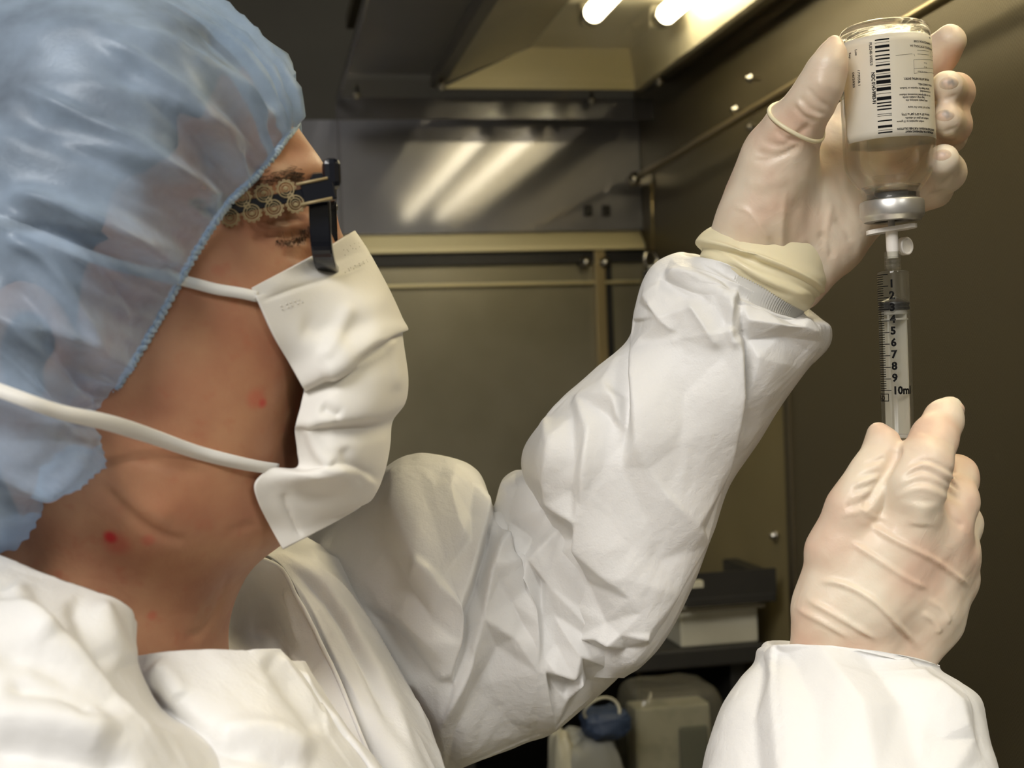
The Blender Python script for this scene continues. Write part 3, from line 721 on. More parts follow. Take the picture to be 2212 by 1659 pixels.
# winged plate
th = np.linspace(0, 2*math.pi, 41)[:-1]; out = []
for a in th:
    c_, s_ = math.cos(a), math.sin(a)
    x = np.sign(c_)*abs(c_)**0.55*53; y = np.sign(s_)*abs(s_)**0.75*27
    x = np.clip(x, -53+abs(y)*0.25, 53-abs(y)*0.25); out.append((x, y))
tl = math.radians(-5)
V = []
for hh in (13, 22):
    for x, y in out:
        hx = hh + x*math.tan(tl)
        V.append(PF[0] + PF[3]*hx*ks + PF[1]*x*ks + PF[2]*y*ks)
n = len(out)
o = mesh_obj('wing_plate', V, [list(range(n)), list(range(n, 2*n))[::-1]] + [[i, (i+1) % n, n+(i+1) % n, n+i] for i in range(n)], M_wp, pin, False); fix_normals(o)
kc = P(1953, 532, YS+0.005); dirn = 0.62*PF[2] + 0.75*PF[1]; dirn /= np.linalg.norm(dirn)
kx = np.cross(dirn, PF[3]); kx /= np.linalg.norm(kx); ky = np.cross(dirn, kx)
crisp(lathe('vent_knob', [(r*ks, h*ks) for r, h in [(0.001, -16), (11, -16), (12, -6), (20, -4), (20, 8), (18.5, 10), (16, 10), (15, 7), (0.001, 6)]], M_wp, pin, 28, (kc, kx, ky, dirn)))
attach(pin)

syr = empty('syringe', 'clear plastic syringe with black scale numbers and black plunger seal', 'syringe', s1.tolist())
M_barrel = clear_mat('clear_polypropylene', (0.93, 0.93, 0.91, 1), 1, 0.06, srgb(205, 202, 192), 0.055)
M_plung = clear_mat('milky_polymer', (0.86, 0.86, 0.83, 1), 1, 0.2, srgb(226, 224, 216), 0.66)
def slathe(name, prof, m, par, seg=48): return crisp(lathe(name, [(r*ks, h*kl) for r, h in prof], m, par, seg, SF[:4]))
bar = slathe('barrel', [(12, -4), (12, -2), (30, 0), (33, 2), (34, 6), (34, 352), (35, 354)], M_barrel, syr, 64)
slathe('luer_collar', [(12, -2), (16, -3), (17.5, -4), (17.5, -40), (16, -42), (13.5, -42), (13.5, -6)], M_barrel, syr, 40)
for q in range(3):
    th_ = np.linspace(0, 2*math.pi, 33)[:-1]
    tube('collar_thread', [SF[0] + SF[3]*(-12-9*q)*kl + 15.5*ks*(math.cos(a)*SF[1] + math.sin(a)*SF[2]) for a in th_], 1.2*ks, M_barrel, syr, 6, closed=True)
# finger flange
V = []; out = [(np.sign(math.cos(a))*abs(math.cos(a))**0.6*55, np.sign(math.sin(a))*abs(math.sin(a))**0.8*38) for a in th]
for hh in (351, 358):
    for x, y in out: V.append(SF[0] + SF[3]*hh*kl + SF[1]*x*ks + SF[2]*y*ks)
n = len(out); o = mesh_obj('finger_flange', V, [list(range(n)), list(range(n, 2*n))[::-1]] + [[i, (i+1) % n, n+(i+1) % n, n+i] for i in range(n)], M_plung, syr, False); fix_normals(o)
ws = Wrap(SF, 34*ks+0.00006); R_ = ws.R
def spx(x, y):
    t = (y-586)/399.0; cx = 1929.5+13*t; s = np.clip((x-cx)/34.0, -0.999, 0.999); a = math.asin(s)
    return a*R_, ((y-586) + 34*math.cos(a)*(819-y)/2800.0)*kl
for i in range(51):
    y = 591.5 + i*5.02; cx = 1929.5+13*(y-586)/399
    long_ = i % 5 == 0
    u0, _ = spx(cx-33, y); u1, h = spx(cx-(11 if long_ else 21), y)
    ws.rect(u0, u1, h-0.85*kl, h+0.85*kl, 5)
def stext(txt, x, y, size, bold=2.3e-4, sx=1.0):
    V, Fc = text_mesh(txt, size*ks, 'LEFT', bold, sx); u, h = spx(x, y)
    ws.add(np.stack([u + V[:, 0], h + 0.36*size*kl - V[:, 1]], 1), Fc)
for i in range(1, 10): stext(str(i), 1920 + 0.9*i, 586.5+25.45*i-1, 23)
stext('10ml', 1929.5, 842, 23, sx=0.92)
def sbox(xa, ya, xb, yb, w=1.6):
    ua, ha = spx(xa, ya); ub, hb = spx(xb, yb); w = w*ks
    ws.rect(ua, ub, ha, ha+w); ws.rect(ua, ub, hb-w, hb); ws.rect(ub-w, ub, ha, hb, 1); ws.rect(ua, ua+w, ha, hb, 1)
sbox(1903.5, 849, 1922, 866)
stext('B-D', 1903.6, 858, 15, 0.00008)
ws.build('scale_print', M_ink, bar)
M_seal = mat('black_seal_rubber', srgb(8, 8, 9), 0.3)
seal = slathe('plunger_seal', [(0.001, 54), (8, 56), (29, 66), (32, 68), (32.5, 71), (30.5, 73), (30.5, 76), (32.5, 78), (32.5, 82), (30, 84), (0.001, 84)], M_seal, syr)
rod = slathe('plunger_rod', [(0.001, 84.5), (27, 84.5), (28, 92), (27, 94), (0.001, 94)], M_plung, syr)
for a in (0.5, 0.5+math.pi/2):
    d = math.cos(a)*SF[1] + math.sin(a)*SF[2]; e = np.cross(d, SF[3])
    V = [SF[0] + SF[3]*h*kl + d*x*ks + e*y*ks for h in (94, 480) for x in (-28, 28) for y in (-2.2, 2.2)]
    o = mesh_obj('rod_rib', V, [[0, 1, 3, 2], [4, 6, 7, 5], [0, 4, 5, 1], [2, 3, 7, 6], [0, 2, 6, 4], [1, 5, 7, 3]], M_plung, rod, False); fix_normals(o)
slathe('rod_collar', [(0.001, 102), (28.5, 102), (28.5, 106), (0.001, 106)], M_plung, rod)
slathe('thumb_rest', [(0.001, 480), (34, 480), (36, 484), (34, 488), (0.001, 488)], M_plung, rod)
attach(syr)
# ------------------------------------------------------------------ the person
person = empty('person', 'person in blue cap, face mask and white coverall filling a syringe', 'person', (-0.08, 0.57, 0.0))
YH = 0.58
def Q(px, py, Y): return P(px, py, Y)
LH = {  # left hand round the vial: chains of (px, py, Y, radius mm)
 'wr1': [(1592, 545, .642, 17), (1650, 425, .640, 17), (1690, 330, .628, 15)],
 'wr2': [(1655, 580, .642, 21), (1735, 440, .642, 20), (1800, 330, .646, 15)],
 'wr3': [(1722, 612, .642, 15), (1792, 520, .642, 17), (1850, 455, .645, 14)],
 'thenar': [(1640, 470, .630, 19), (1680, 350, .622, 17), (1712, 285, .612, 14)],
 'm1': [(1750, 420, .645, 15), (1850, 265, .650, 13)], 'm2': [(1760, 440, .647, 15), (1885, 330, .652, 12.5)],
 'm3': [(1780, 470, .647, 15), (1890, 395, .650, 12)], 'm4': [(1800, 500, .644, 14), (1880, 450, .645, 11.5)],
}
LF = {
 'thumb': [(1690, 320, .620, 14), (1716, 272, .608, 12.6), (1752, 222, .596, 10.8), (1776, 178, .589, 9.6), (1790, 140, .586, 7.7), (1800, 108, .586, 4.6), (1803, 90, .5865, 2.2)],
 'index': [(1850, 260, .650, 11.5), (1930, 205, .651, 10.5), (1985, 165, .643, 10), (2025, 120, .630, 9.6), (2051, 89, .621, 8.6)],
 'middle': [(1885, 320, .651, 11), (1985, 262, .652, 10), (2050, 222, .640, 9.6), (2062, 200, .616, 9), (2046, 187, .594, 8.0)],
 'ring': [(1890, 385, .651, 11), (1985, 325, .652, 10), (2045, 292, .640, 9.4), (2057, 270, .616, 8.8), (2044, 258, .594, 7.8)],
 'little': [(1885, 445, .646, 10), (1955, 435, .644, 9.2), (2015, 408, .630, 9), (2045, 372, .610, 8.8), (2038, 346, .594, 8.0)],
}
RHc = {
 'wr1': [(1780, 1420, .590, 17), (1795, 1320, .588, 17), (1812, 1200, .588, 15)],
 'wr2': [(1850, 1440, .588, 21), (1880, 1300, .582, 17), (1960, 1140, .578, 14)],
 'wr3': [(1925, 1430, .592, 17), (1985, 1310, .586, 16), (2025, 1190, .586, 14)],
 'wr4': [(1900, 1440, .596, 18), (2005, 1330, .596, 16), (2040, 1250, .598, 13)],
 'pad': [(1830, 1300, .588, 18), (1850, 1180, .584, 15)],
 'm1': [(1880, 1280, .580, 14), (1975, 1100, .573, 12.5)], 'm2': [(1930, 1270, .582, 14), (2040, 1130, .582, 12)],
 'm3': [(1960, 1280, .588, 14), (2062, 1195, .592, 11)], 'm4': [(1960, 1310, .594, 13), (2058, 1255, .602, 11)],
}
RF = {
 'thumb': [(1806, 1190, .586, 15), (1840, 1098, .580, 11.2), (1862, 1058, .578, 9.9), (1884, 1020, .579, 9.3), (1906, 985, .581, 8.6), (1905, 952, .584, 6.8), (1896, 931, .587, 3.9)],
 'index': [(1965, 1110, .573, 14), (1978, 1050, .568, 13.2), (1997, 1000, .569, 12.2), (2018, 948, .578, 10.4), (2040, 904, .586, 8.6), (2053, 882, .589, 5.6)],
 'middle': [(2035, 1140, .582, 12), (2062, 1085, .586, 10.8), (2066, 1030, .602, 10), (2020, 1020, .628, 9), (1975, 1045, .634, 8.5)],
 'ring': [(2062, 1195, .592, 11), (2072, 1130, .606, 10.5), (2066, 1090, .624, 10), (2015, 1085, .642, 9), (1975, 1105, .642, 8.5)],
 'little': [(2058, 1255, .602, 10.5), (2066, 1200, .622, 9.5), (2060, 1170, .638, 9), (2015, 1165, .650, 8), (1985, 1180, .648, 7.5)],
}
def add_hand(fld, C, Fg, shrink=0.0, k=0.007):
    for c in C.values(): fld.chain([Q(*p[:3]) for p in c], [p[3]/1000-shrink for p in c], 0.012, 0.008)
    for c in Fg.values(): fld.chain([Q(*p[:3]) for p in c], [p[3]/1000-shrink for p in c], k, 0.006)
def hand_mesh(C, Fg, h=0.0011, extra=None, k=0.006, kf={}):
    A = np.array([Q(*p[:3]) for c in list(C.values())+list(Fg.values()) for p in c])
    f = Field.uni(A.min(0)-0.027, A.max(0)+0.027, h)
    for c in C.values(): f.chain([Q(*p[:3]) for p in c], [p[3]/1000 for p in c], 0.012, 0.008)
    for n_, c in Fg.items(): f.chain([Q(*p[:3]) for p in c], [p[3]/1000 for p in c], kf.get(n_, k), 0.006)
    if extra: extra(f)
    V, Fc = f.mesh(); V = lap_smooth(V, Fc, 2, 0.5); return V, Fc

# ---- gloves
def latex(name):
    m, nt, b = new_mat(name); L = nt.links
    tc = nt.nodes.new('ShaderNodeTexCoord')
    n = nt.nodes.new('ShaderNodeTexNoise'); n.inputs['Scale'].default_value = 26; n.inputs['Detail'].default_value = 3; L.new(tc.outputs['Object'], n.inputs['Vector'])
    r = nt.nodes.new('ShaderNodeValToRGB'); e = r.color_ramp.elements; e[0].position = 0.36; e[0].color = srgb(218, 188, 166); e[1].position = 0.66; e[1].color = srgb(226, 213, 193)
    e2 = r.color_ramp.elements.new(0.5); e2.color = srgb(222, 202, 180)
    L.new(n.outputs['Fac'], r.inputs[0]); L.new(r.outputs[0], b.inputs['Base Color'])
    b.inputs['Roughness'].default_value = 0.42; b.inputs['Subsurface Weight'].default_value = 0.18; b.inputs['Subsurface Radius'].default_value = (0.006, 0.003, 0.002); b.inputs['Subsurface Scale'].default_value = 0.6
    n2 = nt.nodes.new('ShaderNodeTexNoise'); n2.inputs['Scale'].default_value = 210; n2.inputs['Detail'].default_value = 2; L.new(tc.outputs['Object'], n2.inputs['Vector'])
    bp = nt.nodes.new('ShaderNodeBump'); bp.inputs['Strength'].default_value = 0.16; bp.inputs['Distance'].default_value = 0.001
    L.new(n2.outputs['Fac'], bp.inputs['Height'])
    n3 = nt.nodes.new('ShaderNodeTexNoise'); n3.inputs['Scale'].default_value = 75; n3.inputs['Detail'].default_value = 4; n3.inputs['Distortion'].default_value = 0.8; L.new(tc.outputs['Object'], n3.inputs['Vector'])
    s3 = nt.nodes.new('ShaderNodeMath'); s3.operation = 'SUBTRACT'; s3.inputs[1].default_value = 0.5; L.new(n3.outputs['Fac'], s3.inputs[0])
    a3 = nt.nodes.new('ShaderNodeMath'); a3.operation = 'ABSOLUTE'; L.new(s3.outputs[0], a3.inputs[0])
    b3 = nt.nodes.new('ShaderNodeBump'); b3.inputs['Strength'].default_value = 0.22; b3.inputs['Distance'].default_value = 0.002; b3.invert = True; L.new(a3.outputs[0], b3.inputs['Height']); L.new(bp.outputs[0], b3.inputs['Normal'])
    L.new(b3.outputs[0], b.inputs['Normal'])
    return m
M_latex = latex('latex_over_skin')
M_cuff = mat('cream_latex', srgb(232, 222, 188), 0.42, **{'Subsurface_Weight': 0.15, 'Subsurface_Radius': (0.004, 0.003, 0.002)})
M_nail, nt, b = new_mat('grey_nail_under_latex'); b.inputs['Roughness'].default_value = 0.42
va = nt.nodes.new('ShaderNodeAttribute'); va.attribute_name = 'rim'
nz = nt.nodes.new('ShaderNodeTexNoise'); nz.inputs['Scale'].default_value = 160; tcn = nt.nodes.new('ShaderNodeTexCoord'); nt.links.new(tcn.outputs['Object'], nz.inputs['Vector'])
rn = nt.nodes.new('ShaderNodeValToRGB'); rn.color_ramp.elements[0].position = 0.42; rn.color_ramp.elements[0].color = srgb(206, 178, 158); rn.color_ramp.elements[1].position = 0.66; rn.color_ramp.elements[1].color = srgb(112, 116, 118); nt.links.new(nz.outputs['Fac'], rn.inputs[0])
mn = nt.nodes.new('ShaderNodeMixRGB'); mn.inputs[2].default_value = srgb(229, 206, 178); nt.links.new(va.outputs['Fac'], mn.inputs[0]); nt.links.new(rn.outputs[0], mn.inputs[1]); nt.links.new(mn.outputs[0], b.inputs['Base Color'])
V, Fc = hand_mesh(LH, LF)
N = vnormals(V, Fc)
LFOLD = [
 ('r', [(1765, 165), (1785, 205), (1800, 235)], 9, 0.5), ('v', [(1640, 300), (1690, 315), (1730, 285), (1755, 265)], 8, 1.0), ('v', [(1625, 325), (1680, 335), (1735, 315)], 8, 0.9),
 ('v', [(1668, 275), (1700, 300), (1735, 305)], 6, 0.8), ('v', [(1742, 185), (1765, 215), (1800, 235)], 6, 0.7), ('v', [(1725, 205), (1750, 235), (1790, 250)], 6, 0.8),
 ('v', [(1710, 225), (1735, 250), (1770, 265)], 6, 0.7), ('r', [(1717, 215), (1745, 243), (1783, 258)], 6, 0.6),
 ('V', [(1735, 305), (1700, 330), (1660, 345), (1620, 345)], 7, 1.1), ('V', [(1745, 300), (1770, 330), (1780, 400), (1770, 480)], 10, 0.8),
 ('v', [(1640, 440), (1665, 500), (1680, 560)], 14, 0.9), ('r', [(1575, 440), (1620, 460), (1650, 500), (1665, 520)], 5, 0.7),
 ('r', [(1800, 430), (1785, 500), (1790, 560)], 6, 0.7), ('v', [(1720, 420), (1710, 500), (1715, 590)], 12, 0.9), ('r', [(1700, 400), (1690, 470), (1690, 560)], 6, 0.5),
 ('v', [(1770, 590), (1760, 560), (1735, 520)], 8, 1.2), ('v', [(1800, 560), (1790, 530), (1770, 500)], 8, 1.0), ('v', [(1840, 525), (1825, 495), (1800, 470)], 8, 0.9),
 ('v', [(1745, 615), (1738, 585), (1722, 555)], 7, 1.0), ('r', [(1600, 390), (1650, 400), (1700, 380)], 12, 0.5),
 ('v', [(2030, 405), (2060, 380)], 5, 0.7), ('v', [(2000, 425), (2045, 410)], 5, 0.8), ('v', [(2040, 215), (2068, 205)], 4, 0.6), ('v', [(2040, 285), (2068, 275)], 4, 0.6), ('r', [(2020, 295), (2072, 285)], 5, 0.6),
]
V = apply_folds(V, N, LFOLD)
V += N*(0.00035*softnoise(V, 0.012, 3))[:, None]
lg = mesh_obj('glove', V, Fc, M_latex, person)
V, Fc = hand_mesh(RHc, RF, k=0.005, kf={'thumb': 0.003, 'index': 0.0025})
N = vnormals(V, Fc)
RFOLD = [
 ('r', [(1855, 1120), (1930, 1165), (2010, 1205), (2060, 1240), (2097, 1270)], 6, 2.0), ('r', [(1830, 1165), (1890, 1205), (1960, 1250), (2010, 1275)], 6, 1.5),
 ('r', [(1760, 1255), (1820, 1262), (1890, 1300), (1950, 1360), (1988, 1405)], 6, 1.9), ('r', [(1735, 1290), (1790, 1320), (1850, 1355), (1900, 1385)], 6, 1.4),
 ('r', [(1712, 1310), (1780, 1345), (1840, 1380)], 6, 1.2), ('r', [(1990, 1320), (2020, 1345), (2030, 1370)], 6, 1.2), ('r', [(2000, 1290), (2040, 1320), (2050, 1350)], 6, 0.9),
 ('s', [(1954, 962), (1938, 992), (1915, 1032), (1890, 1072), (1858, 1118)], 5, -2.6, 24), ('V', [(1868, 1105), (1890, 1072), (1915, 1032), (1938, 992), (1952, 968)], 6, 2.5),
 ('v', [(1822, 1095), (1850, 1090), (1885, 1075)], 5, 0.8), ('v', [(1838, 1060), (1868, 1052), (1900, 1040)], 5, 0.8), ('v', [(1850, 1030), (1880, 1022), (1910, 1015)], 5, 0.7), ('v', [(1862, 1000), (1890, 995), (1915, 985)], 5, 0.7),
 ('r', [(1830, 1078), (1860, 1070), (1890, 1058)], 5, 0.6), ('r', [(1845, 1045), (1875, 1037), (1905, 1028)], 5, 0.6), ('r', [(1810, 1115), (1845, 1108), (1885, 1095)], 5, 0.5),
 ('v', [(1960, 1010), (2000, 995), (2050, 1015), (2068, 1030)], 5, 0.7), ('v', [(1945, 1040), (1990, 1015), (2040, 1035), (2080, 1065)], 5, 0.9), ('r', [(1950, 1028), (1995, 1003), (2045, 1025), (2078, 1050)], 5, 0.8),
 ('v', [(1930, 1065), (1985, 1040), (2040, 1055), (2085, 1095)], 6, 0.8), ('r', [(1925, 1080), (1980, 1055), (2035, 1070), (2080, 1110)], 6, 0.6), ('v', [(1980, 930), (2030, 945), (2060, 965)], 4, 0.4),
 ('r', [(1990, 1080), (1985, 1140)], 25, 2.0), ('v', [(1870, 1140), (1900, 1130), (1930, 1150)], 8, 0.5), ('r', [(1850, 1090), (1885, 1115), (1920, 1120)], 5, 0.6),
 ('v', [(2040, 1080), (2060, 1120), (2085, 1140)], 7, 1.0),
]
V = apply_folds(V, N, RFOLD)
V += N*(0.00035*softnoise(V, 0.012, 4))[:, None]
rg = mesh_obj('glove', V, Fc, M_latex, person)
# nails seen through the latex: thin shells seated on the fingertips
def nail(c, r, nrm, up, parent, rx, rz):
    nrm = np.array(nrm, float); nrm /= np.linalg.norm(nrm); up = np.array(up, float); up -= nrm*(up @ nrm); up /= np.linalg.norm(up); sx = np.cross(up, nrm)
    V = []; n1, n2 = 8, 20
    for i in range(n1+1):
        for j in range(n2):
            t = i/n1; a = 2*math.pi*j/n2
            x, y = t*math.cos(a)*rx, t*math.sin(a)*rz
            th_ = math.sqrt((x/r)**2 + (y/(r*1.6))**2)
            d = nrm*math.cos(min(th_, 1.4)) + (sx*x/r + up*y/(r*1.6))*(math.sin(min(th_, 1.4))/max(th_, 1e-6))
            V.append(c + d*(r+0.0004 - 0.0007*t*t*t))
    o = mesh_obj('fingernail', V, grid_faces(n1+1, n2, wrap_c=True), M_nail, parent)
    at = o.data.attributes.new('rim', 'FLOAT', 'POINT'); at.data.foreach_set('value', np.repeat((np.arange(n1+1)/n1)**2, n2).astype(np.float32)); return o
def tocam(p): d = CAM-p; return d/np.linalg.norm(d)
EXV, EZV = VF[1], np.array([0, 0, 1.0])
for nm, (dx, dz), (rx, rz) in (('middle', (0.1, 0.25), (.0058, .0062)), ('ring', (-0.1, 0.30), (.0056, .0060)), ('little', (-0.05, 0.35), (.0056, .0058))):
    p = LF[nm][-1]; c = Q(*p[:3]); nail(c, p[3]/1000, tocam(c) + EXV*dx + EZV*dz, EZV, lg, rx, rz)
c = Q(1790, 138, .586); nail(c, .0083, 0.95*tocam(c) - EXV*0.55 + EZV*0.15, EZV+0.35*EXV, lg, .0034, .0095)
c = Q(2052, 888, .588); nail(c, .0068, 0.45*tocam(c) + EXV*0.95 + EZV*0.15, EZV, rg, .0045, .0060)

# ---- closed loft between two traced edges
def loft(secs, nrow, nring, folds=None, crum=None, seed=1, fac=None, sq=1.0, axis=None, rel=None, rs=1.0):
    # sec: (Lx, Ly, Rx, Ry, Y, b_mm, tilt)
    S = cr(np.array([s if len(s) == 7 else s+(0,) for s in secs], float), nrow)
    C = []; Hh = []; Dd = []
    for s in S:
        L = P(s[0], s[1], s[4]); R = P(s[2], s[3], s[4]); c = (L+R)/2; h = (R-L)/2
        d = tocam(c); d = d - h*(d @ h)/(h @ h); d /= np.linalg.norm(d)
        C.append(c); Hh.append(h); Dd.append(d)
    C = np.array(C); Hh = np.array(Hh); Dd = np.array(Dd)
    T = np.gradient(C, axis=0); T /= np.linalg.norm(T, axis=1, keepdims=True)
    ta = np.radians(S[:, 6])[:, None]; Dd = Dd*np.cos(ta) + T*np.sin(ta)
    th = np.arange(nring)*2*math.pi/nring
    cs, sn = np.cos(th), np.sin(th)
    if sq != 1.0: cs = np.sign(cs)*np.abs(cs)**sq; sn = np.sign(sn)*np.abs(sn)**sq
    V = (C[:, None, :] + Hh[:, None, :]*cs[None, :, None] + Dd[:, None, :]*(S[:, 5]/1000)[:, None, None]*sn[None, :, None]).reshape(-1, 3)
    Fc = grid_faces(nrow, nring, wrap_c=True)
    N = vnormals(V, Fc)
    if ((V - np.repeat(C, nring, 0))*N).sum() < 0: N = -N; Fc = Fc[:, ::-1]
    if rel:
        V = relief(V, N, rel, [S[::max(1, nrow//24), 0:2], S[::max(1, nrow//24), 2:4]], rs)
        V = lap_smooth(V, Fc, 2, 0.5)
    if folds: V = apply_folds(V, N, folds)
    if crum:
        for wl_, amp in crum: V = V + N*(amp*crumple(V, wl_, seed, 8))[:, None]; seed += 1
    if fac:
        V0 = V.copy()
        for wl_, amp in fac: V = V + N*(amp*facets(V0, wl_, seed, axis))[:, None]; seed += 1
    return V, Fc
# left glove cuff: flared sleeve with rolled bead and a second roll below
secs = [(1610, 440, 1790, 535, .642, 20), (1572, 475, 1780, 580, .642, 26.5), (1530, 497, 1776, 606, .642, 31, -4), (1512, 512, 1771, 622, .642, 33, -8), (1506, 521, 1772, 634, .642, 35, -10), (1516, 531, 1763, 641, .642, 31.5, -10),
        (1522, 538, 1752, 646, .642, 30.5, -8), (1517, 552, 1748, 656, .642, 31.5, -8), (1524, 566, 1738, 670, .642, 30.5, -8), (1538, 574, 1722, 678, .642, 27, -6)]
V, Fc = loft(secs, 60, 96, folds=[('r', [(1540, 530), (1620, 585), (1700, 625), (1760, 640)], 8, 1.6), ('v', [(1560, 560), (1640, 610), (1720, 640)], 7, 1.4), ('r', [(1550, 585), (1630, 635), (1700, 665)], 9, 1.2), ('V', [(1580, 470), (1600, 530), (1640, 560)], 9, 1.6)], crum=[(0.05, 0.0008)], seed=31)
o = mesh_obj('glove_cuff', V, Fc, M_cuff, lg); add_mod_solid(o, 0.0006, -1)
# stray latex ring round the thumb
rp = []
for a in np.linspace(0, 2*math.pi, 41)[:-1]:
    c = Q(1722, 262, .6065); ax = Q(1750, 218, .597)-Q(1700, 300, .614); ax /= np.linalg.norm(ax)
    e1 = tocam(c); e1 = e1 - ax*(e1 @ ax); e1 /= np.linalg.norm(e1); e2 = np.cross(ax, e1)
    rp.append(c + 0.0150*(math.cos(a)*e1 + math.sin(a)*e2) + ax*0.0012*math.cos(2*a))
tube('latex_bead', rp, 0.0011, M_cuff, lg, 8, closed=True)
# knitted cuff
m, nt, b = new_mat('knit_cuff'); b.inputs['Base Color'].default_value = srgb(196, 194, 188); b.inputs['Roughness'].default_value = 0.85
V, Fc = loft([(1540, 555, 1730, 672, .642, 27, -6), (1532, 585, 1712, 695, .642, 27.5, -5), (1520, 620, 1700, 740, .645, 29), (1500, 680, 1670, 800, .650, 30)], 30, 240)
N = vnormals(V, Fc); V = V + N*(0.0005*np.cos(np.tile(np.arange(240), 30)*math.pi))[:, None]
knit = mesh_obj('knit_cuff', V, Fc, m, person)
# ---- coverall
def tyvek():
    m, nt, b = new_mat('white_spunbond'); L = nt.links
    b.inputs['Base Color'].default_value = srgb(225, 224, 222); b.inputs['Roughness'].default_value = 0.48; b.inputs['Specular IOR Level'].default_value = 0.35
    b.inputs['Subsurface Weight'].default_value = 0.0
    tc = nt.nodes.new('ShaderNodeTexCoord'); prev = None
    for sc, st, di in ((30, 0.22, 0.003), (130, 0.30, 0.0018), (900, 0.30, 0.0004)):
        n = nt.nodes.new('ShaderNodeTexNoise'); n.inputs['Scale'].default_value = sc; n.inputs['Detail'].default_value = 3; L.new(tc.outputs['Object'], n.inputs['Vector'])
        src = n.outputs['Fac']
        if sc < 200:                     # crease lines
            mm = nt.nodes.new('ShaderNodeMath'); mm.operation = 'SUBTRACT'; mm.inputs[1].default_value = 0.5; L.new(src, mm.inputs[0])
            ab = nt.nodes.new('ShaderNodeMath'); ab.operation = 'ABSOLUTE'; L.new(mm.outputs[0], ab.inputs[0]); src = ab.outputs[0]
        bp = nt.nodes.new('ShaderNodeBump'); bp.inputs['Strength'].default_value = st; bp.inputs['Distance'].default_value = di
        L.new(src, bp.inputs['Height'])
        if prev: L.new(prev.outputs[0], bp.inputs['Normal'])
        prev = bp
    L.new(prev.outputs[0], b.inputs['Normal'])
    return m
M_ty = tyvek()
def patch(rows, nr, nc, folds=None, crum=None, seed=1, fac=((0.06, 0.0030), (0.025, 0.0010))):
    G = np.array([[P(*c) for c in r] for r in rows])          # rows x cols x 3
    A = np.stack([cr(G[i], nc) for i in range(len(rows))])    # rows x nc x 3
    V = np.stack([cr(A[:, j], nr) for j in range(nc)], 1).reshape(-1, 3)
    Fc = grid_faces(nr, nc); N = vnormals(V, Fc)
    if (N*(CAM-V)).sum() < 0: N = -N; Fc = Fc[:, ::-1]
    if folds: V = apply_folds(V, N, folds)
    if crum:
        for wl_, amp in crum: V = V + N*(amp*crumple(V, wl_, seed, 8))[:, None]; seed += 1
    if fac:
        V0 = V.copy()
        for wl_, amp in fac: V = V + N*(amp*facets(V0, wl_, seed, (0.3, 0, 0.8)))[:, None]; seed += 1
    return V, Fc
cov = bpy.data.objects.new('coverall', None); COL.objects.link(cov); cov.parent = person; cov.empty_display_size = 0.02
CR1 = [(0.12, 0.0034), (0.05, 0.0016)]
